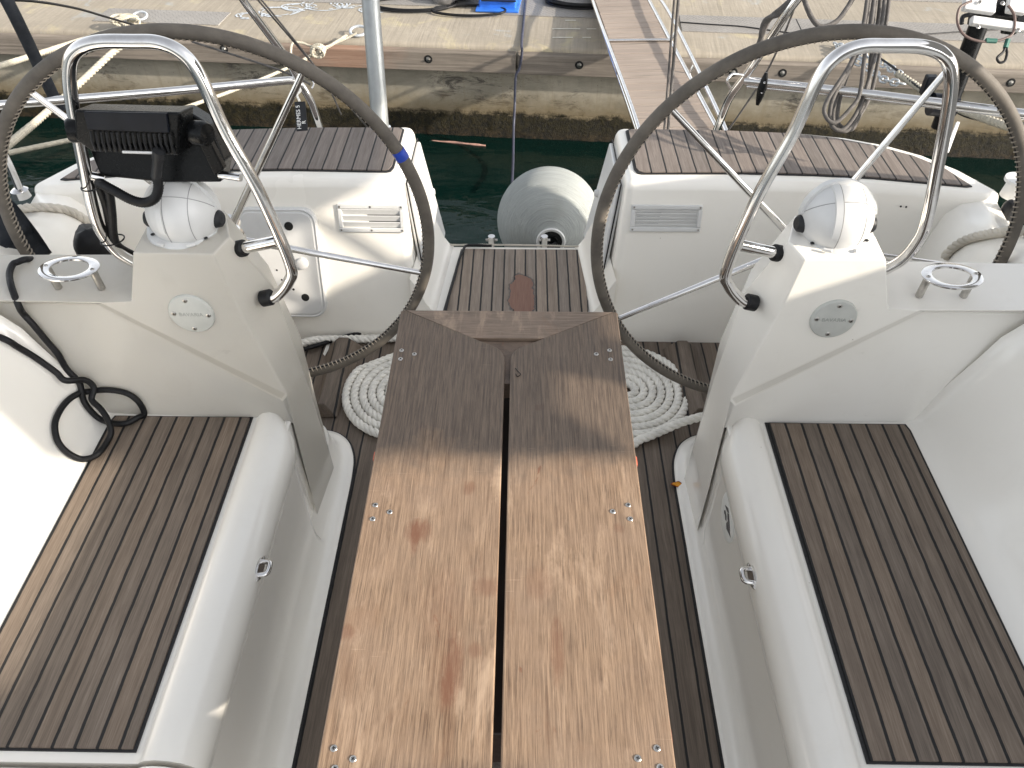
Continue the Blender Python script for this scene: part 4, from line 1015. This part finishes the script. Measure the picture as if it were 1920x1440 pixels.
# =================================================================== gangway
gA = at(1262, 250, Y=3.30); GN = Vector((.775, 3.30, .02)); GF = Vector((.66, 6.2, -.105))
gd = (GF-GN).normalized(); gs = gd.cross(Vector((0, 0, 1))).normalized(); gu_ = gs.cross(gd)
gw = empty('gangway', GF, 'narrow planked gangway with steel side rails leading up to the quay', 'gangway')
L = (GF-GN).length; RR = Matrix((gs, gd, gu_)).transposed(); k = 0; y = -.35
while y < L+.2 and k < 60:
    c = GN+gd*(y+.045); MB().box(c+gu_*random.uniform(-.0012, .0012), (.355, .0885, .018), RR).build('plank', 'plank', gw, bevel=.003, segs=2); y += .0925; k += 1
for s in (-1, 1):
    a = GN-gd*.36+gs*s*.192; b = GF+gd*.3+gs*s*.192
    MB().tube([a, b], .014, 12).build('side_tube', 'chrome', gw)
    a2 = GN+gs*s*.200+gu_*.01-gd*.2
    P = [a2, GN+gd*.35+gs*s*.205+gu_*.055, GN+gd*1.7+gs*s*.225+gu_*.075, GN+gd*2.3+gs*s*.21+gu_*.06, GF+gs*s*.17+gu_*.05]
    MB().tube(catmull(P, 8), .0115, 12).build('upper_tube', 'chrome', gw)
    for q in (.9, 1.45): MB().tube([GN+gd*q+gs*s*.192, GN+gd*q+gs*s*.218+gu_*.068], .007, 8).build('strut', 'chrome', gw)
MB().tube([GN+gd*1.42-gs*.19+gu_*.018, GN+gd*1.42+gs*.19+gu_*.018], .009, 10).build('cross_tube', 'chrome', gw)
for s, (x, y) in ((-1, (1120, 8)), (1, (1238, 10)), (1, (1242, 22))):
    p = GF-gd*(.25+y*.01)+gs*s*.19
    MB().tube([p+(gs*cos(t)+gu_*sin(t))*.021+gd*.006*sin(t) for t in [2*pi*j/16 for j in range(16)]], .004, 6, True).build('yellow_lashing', 'yellow', gw)

# =================================================================== quay clutter
bx = empty('blue_crate', at(935, 20, z=QZ), 'blue plastic crate standing on the quay among black hoses', 'crate')
c = at(935, 22, z=QZ); 
MB().box(c+Vector((0, .14, .10)), (.26, .24, .19), Matrix.Rotation(QA, 3, 'Z')).build('crate_body', 'bluebox', bx, bevel=.012)
MB().box(c+Vector((0, .12, .012)), (.30, .31, .014), Matrix.Rotation(QA, 3, 'Z')).build('crate_tray', 'bluebox', bx, bevel=.004)
MB().tube([c+Vector((-.12, .01, .07)), c+Vector((.12, 0, .07))], .006, 8).build('crate_strap', 'rubber', bx)
def loops(cen, rx, ry, n, name, label, mat='rubber', r=.0075, seed=1, grp='black hoses on the quay'):
    random.seed(seed); P = []
    for k in range(n*10):
        a = 2*pi*k/10; q = 1+.10*noise.noise(Vector((k*.23, seed, 0))); P.append(Vector((cen.x+rx*q*cos(a), cen.y+ry*q*sin(a)+.02*noise.noise(Vector((k*.07, 5, seed))), QZ+.012+.010*(k//10)*.55+.01*abs(noise.noise(Vector((k*.4, 1, 1)))))))
    return tag(MB().tube(catmull(P, 4), r, 8).build(name, mat, None, sharp=80), label, 'hose', grp)
loops(at(775, 12, z=QZ), .30, .14, 3, 'hose_coil', 'loose black hose loops on quay left of the grey bag', seed=2)
loops(at(880, 24, z=QZ), .26, .10, 2, 'hose_coil', 'black hose loops in front of the blue crate', seed=5)
loops(at(1092, 4, z=QZ), .26, .17, 6, 'hose_coil', 'tight black hose coil beside the top of the gangway', seed=9)
c = at(855, 6, z=QZ)+Vector((0, .02, .07)); o = MB().lathe(c, [(1e-4, -.16), (.05, -.14), (.075, -.08), (.085, 0), (.08, .09), (.05, .15), (1e-4, .16)], 24, (1, .35, .15)).build('cloth_bag', 'bag')
for v in o.data.vertices: v.co += Vector((noise.noise(v.co*9), noise.noise(v.co*9+Vector((7, 0, 0))), noise.noise(v.co*9+Vector((0, 9, 0)))))*.045
tag(o, 'crumpled grey cloth bag lying on the quay beside the blue crate', 'bag')
# blue line hanging from the quay into the water
P = [at(987, -10, z=QZ+.01), at(984, 20, z=QZ+.01), at(980, 60, z=QZ+.01), at(978, 84, z=QZ+.012), Q(.02, -.036, -.20), Q(.005, -.038, -.30), at(967, 145, Y=4.92), at(965, 200, Y=4.86), at(963, 240, Y=4.80), at(962, 300, Y=4.55), at(960, 345, Y=4.2)]
tag(MB().tube(catmull(P, 8), .0085, 10).build('shore_cable', simple('blue_cable', (.035, .038, .06), .6)), 'dark blue cable hanging from quay edge down into the water', 'cable')
# long dark cord lying across the right of the quay
P = [at(x, y, z=QZ+.008) for x, y in ((1275, 42), (1330, 46), (1390, 50), (1450, 58), (1520, 66), (1640, 70), (1800, 60), (1930, 52))]
tag(MB().tube(catmull(P, 8), .006, 8).build('black_power_line', 'rubber'), 'long black cord lying across the quay right of the gangway', 'cord')
P = [at(x, y, D=d) for x, y, d in ((-20, 0, 3.6), (60, 2, 3.8), (140, 15, 4.2), (200, 32, 4.6), (262, 50, 5.0))]
tag(MB().tube(catmull(P, 8), .0065, 8).build('black_power_line', 'rubber'), 'black cord running to the knotted ring at upper left', 'cord')

def ring(px, py, name, label, r=.05, t=.008):
    c = at(px, py, z=QZ+.03); u = Vector((1, -.05, .05)).normalized(); w = Vector((0, .9, .35)).normalized()
    return tag(MB().tube([c+u*cos(a)*r+w*sin(a)*r*.8 for a in [2*pi*k/28 for k in range(28)]], t, 8, True).build(name, 'galv', None, sharp=80), label, 'mooring ring', 'mooring rings on the quay')
ring(262, 30, 'mooring_ring', 'steel ring on quay at upper left holding white rope'); ring(672, 58, 'mooring_ring', 'steel ring on quay beside the white post', .055, .009)
def line(pts, r, name, label, mat='quayrope', pitch=None, cat='rope', grp=None, n=10):
    P = catmull(pts, n)
    return tag(MB().strand(P, r, pitch or r*4.3, 6).build(name, mat, None, sharp=80), label, cat, grp)
line([at(255, 34, z=QZ+.03), at(235, 48, z=QZ+.02), at(200, 60, z=-.19), at(60, 105, D=4.4), at(-20, 130, D=3.9)], .017, 'mooring_rope', 'white mooring rope from upper left ring to the photo edge')
line([at(225, 88, D=5.06), at(205, 104, D=5.02), at(140, 165, D=4.8), at(60, 235, D=4.4), at(0, 284, D=3.9), at(-40, 318, D=3.6)], .022, 'mooring_rope', 'thick fluffy white rope dropping from the quay at left edge')
line([at(650, 66, z=QZ+.03), at(615, 88, D=4.92), at(585, 103, D=4.86), at(545, 125, D=4.75), at(450, 165, D=4.45), at(340, 204, D=4.05), at(200, 250, D=3.5), at(135, 262, D=3.25), at(10, 288, D=2.8)], .0105, 'mooring_rope', 'thin speckled white rope from the ring past the chart plotter')
kn = []
for k in range(40):
    a = k*.62; kn.append(at(596, 96, D=4.84)+Vector((.035*cos(a)*(1+.3*sin(a*.37)), .03*sin(a*.7), .03*sin(a))))
line(kn, .009, 'rope_knot', 'white bowline knot in the speckled rope left of the post')
line([at(668, 62, z=QZ+.04), at(640, 76, D=4.97), at(600, 90, D=4.88), at(565, 80, D=4.86), at(548, 82, D=4.84), at(546, 108, D=4.82), at(552, 130, D=4.82), at(575, 112, D=4.83)], .008, 'rope_tail', 'loose white rope tail looped beside the bowline knot')
kn = []
for k in range(60):
    a = k*.8; kn.append(at(240, 42, z=QZ+.05)+Vector((.06*cos(a*.9)+(k-30)*.0016, .045*sin(a), .035*sin(a*.63))))
line(kn, .010, 'rope_knot', 'bunched white knot of rope at upper left ring')
# chain and rope on the right
def linkm(mb, c, d, side, L=.05, W=.034, r=.0062):
    d = d.normalized(); side = (side-d*side.dot(d)).normalized(); P = []
    for k in range(20):
        a = 2*pi*k/20; P.append(c+d*(cos(a)*W/2+math.copysign((L-W)/2, cos(a)))+side*sin(a)*W/2)
    mb.tube(P, r, 7, True)
def chain(pts, name, label, grp):
    P = resample(catmull([Vector(p) for p in pts], 12), .037); root = empty(name, P[0], label, 'chain', grp)
    for i in range(len(P)-1):
        d = P[i+1]-P[i]; s0 = d.cross(FW); s1 = d.cross(s0); ang = .6 if i % 2 else 2.1
        mb = MB(); linkm(mb, P[i], d, s0.normalized()*cos(ang)+s1.normalized()*sin(ang)); mb.build('link', 'galv', root, sharp=80)
chain([at(1568, 84, z=QZ+.02), at(1600, 96, D=4.74), at(1625, 106, D=4.68), at(1660, 122, D=4.6), at(1688, 140, D=4.5)], 'mooring_chain', 'upper strand of galvanised chain behind the right hoop rail', 'mooring chains on the right')
chain([at(1600, 112, D=4.72), at(1632, 130, D=4.65), at(1655, 148, D=4.58), at(1680, 155, D=4.52), at(1700, 158, D=4.48)], 'mooring_chain', 'lower strand of galvanised chain behind the right hoop rail', 'mooring chains on the right')
line([at(1682, 138, D=4.48), at(1702, 150, D=4.40), at(1740, 175, D=4.22), at(1800, 205, D=3.9), at(1900, 240, D=3.5), at(1990, 262, D=3.2)], .020, 'mooring_rope', 'thick white rope spliced to the chain on the right')
P = [at(x, y, D=d) for x, y, d in ((1625, 92, 4.75), (1680, 130, 4.5), (1720, 162, 4.3), (1790, 208, 4.0), (1840, 225, 3.8), (1920, 232, 3.5))]
tag(MB().tube(catmull(P, 8), .007, 8).build('black_power_line', 'rubber'), 'thin black cord running beside the chain and thick rope', 'cord')
# stick floating in the water
P = [at(805, 265, z=WZ-.01), at(840, 266, z=WZ+.004), at(880, 270, z=WZ+.006), at(910, 273, z=WZ+.008)]
tag(MB().tube(catmull(P, 6), [.007+.0015*sin(i) for i in range(19)], 8).build('floating_stick', 'stick'), 'thin reddish cane floating in the dark water below the quay', 'stick')

# white post, stays, hanging lines
pb = at(714, 250, D=2.72); pt = at(690, -60, D=2.56)
po = empty('stern_post', pb, 'pale grey aluminium post rising behind the left helm seat', 'post')
MB().tube([pb-Vector((0, 0, .05)), pb, pt], [.030, .030, .030], 28).build('post_tube', 'alu', po); MB().tube([pb-Vector((0, 0, .05)), pb+(pt-pb)*.04], .037, 24).build('post_foot', 'chrome', po)
def wire(pts, r, name, label, mat='rubber', cat='line', grp=None):
    return tag(MB().tube(pts if len(pts) < 3 else catmull(pts, 8), r, 8).build(name, mat, None, sharp=80), label, cat, grp)
wire([at(462, -25, D=2.3), at(690, 240, D=2.75)], .0028, 'stay_line', 'thin grey line slanting down to left helm seat, the longer one', 'greyrope')
wire([at(470, -25, D=2.3), at(598, 135, D=2.55), at(640, 215, D=2.7)], .0028, 'stay_line', 'thin grey line slanting beside the left rail, the shorter one', 'greyrope')
wire([at(360, 78, D=2.5), at(520, 130, D=2.5), at(582, 158, D=2.5)], .0035, 'stay_line', 'dark dotted line between the left rail and leather wheel', 'greyrope')
wire([at(1266, -25, D=2.5), at(1245, 250, D=2.8)], .0040, 'halyard', 'left of two taut ropes hanging in front of the gangway', 'greyrope', 'rope', 'taut ropes in front of the gangway')
wire([at(1274, -25, D=2.5), at(1252, 250, D=2.8)], .0055, 'halyard', 'right of two taut ropes hanging in front of the gangway', 'greyrope', 'rope', 'taut ropes in front of the gangway')
wire([at(1500, -10, D=2.3), at(1440, 130, D=2.5), at(1365, 245, D=2.75)], .0035, 'stay_line', 'thin grey line running down beside the right rail cleat', 'greyrope')
wire([at(2, -20, D=2.0), at(28, 30, D=2.05), at(62, 100, D=2.15), at(112, 205, D=2.3)], [.017]*25, 'black_strap', 'wide black strap slanting down at the upper left edge', 'canvas', 'strap')
# name tag hanging on the left rail
tp = [at(x, y, D=2.46) for x, y in ((552, 191), (572, 190), (577, 244), (556, 246))]
sg = empty('name_tag', tp[0], 'black tag with white lettering hanging from left rail', 'tag')
nn = (tp[1]-tp[0]).cross(tp[3]-tp[0]).normalized()
if nn.dot(FW) > 0: nn = -nn
MB().loft([tp, [p-nn*.003 for p in tp]], True).build('tag_plate', 'dgrey', sg)
dn = (tp[3]-tp[0]).normalized(); rt_ = (tp[1]-tp[0]).normalized()
textmesh('HERMES 5', .0178, 'text', 'tag_lettering', tp[0].lerp(tp[3], .47).lerp(tp[1].lerp(tp[2], .47), .30)+nn*.0012+dn*.006, -dn, rt_*-1, sg, .0004)
textmesh('R', .018, 'text', 'tag_lettering', tp[0].lerp(tp[3], .72).lerp(tp[1].lerp(tp[2], .72), .74)+nn*.0012, -dn, rt_*-1, sg, .0004)
MB().tube(catmull([at(558, 158, D=2.5), at(563, 170, D=2.47), at(557, 178, D=2.46), at(562, 190, D=2.46)], 6), .004, 8).build('tag_cord', 'rope', sg)

# hanks of grey rope hanging on the right rail
mb = MB(); random.seed(4)
for k, (x0, x1, xb, yb) in enumerate(((1628, 1640, 1560, 230), (1632, 1660, 1572, 244), (1636, 1652, 1580, 246), (1644, 1668, 1590, 243))):
    d = 2.28+.02*k; Lx = xb-10-k*2; P = [at(x0, -15, D=d), at(x0-12, 60, D=d), at(1594-k*2+k*3, 120, D=d), at(Lx, 190, D=d), at(Lx-2, yb-12, D=d), at(xb+6, yb, D=d), at(xb+34-k*4, yb-26, D=d), at(xb+52-k*3, 175, D=d), at(x1-18, 100, D=d), at(x1-6, 40, D=d), at(x1, -15, D=d)]
    mb.tube(catmull(P, 7), .0062, 8)
tag(mb.build('rope_hank', 'greyrope', None, sharp=80), 'hank of dark grey rope hanging in long loops on right rail', 'rope')
wire([at(1505, -10, D=2.3), at(1520, 30, D=2.3), at(1540, 50, D=2.3), at(1568, 40, D=2.3), at(1590, 12, D=2.3), at(1605, -15, D=2.3)], .0075, 'rope_loop', 'single sagging grey rope loop at the top right', 'greyrope', 'rope')
mb = MB(); 
for k in range(3): mb.tube(catmull([at(1498+k*5, -12, D=2.2), at(1470+k*4, 12+k*4, D=2.2), at(1440-k*3, 40, D=2.3), at(1420+k*3, 90, D=2.38)], 7), .008, 8)
tag(mb.build('rope_bundle', 'greyrope', None, sharp=80), 'bundle of dark rope wrapped round the top of right rail', 'rope')

# outboard bracket on the right
ob = empty('motor_bracket', at(1770, 230, D=2.5), 'black tube with white clamp plates and wire loop at top right', 'bracket')
a = at(1868, -40, D=2.15); b = at(1762, 240, D=2.42)
MB().tube([a, b], .026, 24).build('tube', 'black', ob)
MB().tube([at(1745, 195, D=2.37), at(1790, 200, D=2.37)], .034, 18).build('clamp_block', 'navy', ob)
MB().box(at(1742, 160, D=2.36), (.035, .03, .06)).build('clamp_block', 'navy', ob, bevel=.005)
Rb = Matrix((RT, UP, -FW)).transposed()
for (x, y, w, h, m, nm) in ((1836, 6, .085, .05, 'whitepl', 'white_plate'), (1906, 10, .05, .045, 'whitepl', 'white_plate'), (1872, 46, .15, .022, 'whitepl', 'white_plate'), (1862, 24, .10, .05, 'black', 'clamp_body'), (1905, 38, .04, .05, 'black', 'clamp_body')):
    MB().box(at(x, y, D=2.06 if m == 'whitepl' else 2.12), (w, h, .02 if m == 'whitepl' else .07), Rb @ Matrix.Rotation(radians(-8), 3, 'Z')).build(nm, m, ob, bevel=.004, segs=2)
q = SB()
for (x, y) in ((1834, 50), (1910, 56), (1838, 4), (1880, 6)): screwhead(q, at(x, y, D=2.045), -FW, .006)
q.build('screw', 'steel', ob)
MB().tube(catmull([at(x, y, D=2.05) for x, y in ((1822, 2), (1800, 14), (1795, 40), (1806, 64), (1830, 76), (1858, 78), (1885, 72), (1900, 60), (1902, 30), (1890, 10))], 7), .0034, 8).build('wire_loop', simple('wire_sheath', (.12, .08, .07), .6), ob)
MB().tube(catmull([at(x, y, D=2.05) for x, y in ((1886, 78), (1882, 96), (1870, 108), (1874, 117), (1884, 114), (1888, 98), (1884, 84))], 7), .0034, 8).build('wire_eye', 'rubber', ob)
MB().tube([at(1848, 76, D=2.05), at(1868, 77, D=2.05)], .0065, 8).build('green_sleeve', 'green', ob); MB().tube([at(1890, 74, D=2.05), at(1885, 90, D=2.05)], .0065, 8).build('green_sleeve', 'green', ob)
MB().tube(fillet([at(1803, 45, D=2.1), at(1804, 30, D=2.1), at(1830, 26, D=2.1)], .012), .006, 8).build('crank_handle', 'dgrey', ob)
# depth scale dangling in the water
sp = [at(x, y, D=2.75) for x, y in ((1795, 228), (1800, 229), (1779, 286), (1772, 284))]
MB().loft([sp, [p+FW*.01 for p in sp]], True).build('scale_board', 'whitepl', ob)

# =================================================================== added sun blockers, unseen to the right, shaped for the shadow outlines
SX = 1.62
def blocker(poly, label, name):
    P = [Vector((SX, y, z)) for y, z in poly]
    o = MB().loft([P, [p+Vector((.01, 0, 0)) for p in P]], True).build(name, 'blocker'); return tag(o, label, 'blocker', 'added blockers right of the boat')

# sun direction (towards the sun)
LS = Vector((1, -.35, .448)).normalized()
def back(p, X=SX):            # where the ray from p to the sun crosses x = X
    t = (X-p.x)/LS.x; q = p+LS*t; return (q.y, q.z)
pA = back(Vector((.22, .868, .70))); pB = back(Vector((-.22, .862, .70))); pC = back(hit(90, 869))
def ext(p, q, k): return (p[0]+(q[0]-p[0])*k, p[1]+(q[1]-p[1])*k)
lowz = back(Vector((.06, 1.0, .70)))[1]
print('pA', pA, pB, pC)
blocker([pA, pB, pC, (pC[0]-.02, 2.45), (2.6, 2.45), (2.6, 1.62), (2.15, 1.58), (1.70, 1.44), (1.10, 1.42), (.86, 1.40), (.82, 1.34), (.68, 1.34), (.66, 1.26), (.57, 1.26), (.54, 1.385), (pA[0]+.06, 1.385), (pA[0]+.035, pA[1]+.03)], 'added unseen screen hung high along the right side of the cockpit', 'added_upper_blocker')  # added blocker, outlines the shade on table, backrest and left console
h1 = back(at(1570, 530, Y=1.232))[1]; h2 = h1-.07; print('h1', h1, lowz)
blocker([(-2.4, .60), (-2.4, 2.0), (-.315, 2.0), (-.315, 1.528), (-.212, 1.42), (-.182, 1.31), (pA[0]-.1, 1.27), (pA[0]+.10, h1+.03), (.82, h1), (.98, h1), (1.12, h2), (1.55, h2), (1.95, .86), (2.05, .60)], 'added low unseen blocker that shades the benches and floor', 'added_lower_blocker')  # added blocker, keeps the sun off the right bench and the floor

# =================================================================== light
w = bpy.data.worlds.new('World'); S.world = w; w.use_nodes = True; nt = w.node_tree; bg = nt.nodes['Background']
sky = nt.nodes.new('ShaderNodeTexSky'); sky.sky_type = 'NISHITA'; sky.sun_disc = False
el = math.asin(LS.z); az = atan2(LS.x, LS.y)
sky.sun_elevation = el; sky.sun_rotation = az; sky.air_density = 1.0; sky.dust_density = 2.2; sky.ozone_density = 1.0
hs = nt.nodes.new('ShaderNodeHueSaturation'); hs.inputs['Saturation'].default_value = .22; nt.links.new(sky.outputs[0], hs.inputs['Color']); nt.links.new(hs.outputs[0], bg.inputs[0]); bg.inputs[1].default_value = .15
sd = bpy.data.lights.new('sun', 'SUN'); sd.energy = 3.2; sd.angle = radians(1.0); sd.color = (1, .90, .77)
so = bpy.data.objects.new('sun', sd); COL.objects.link(so); so.rotation_euler = LS.to_track_quat('Z', 'Y').to_euler(); so.location = LS*20
S.view_settings.view_transform = 'Standard'; S.view_settings.look = 'None'; S.view_settings.exposure = 1.24; S.view_settings.gamma = 1
S.render.engine = 'CYCLES'
S.cycles.max_bounces = 8
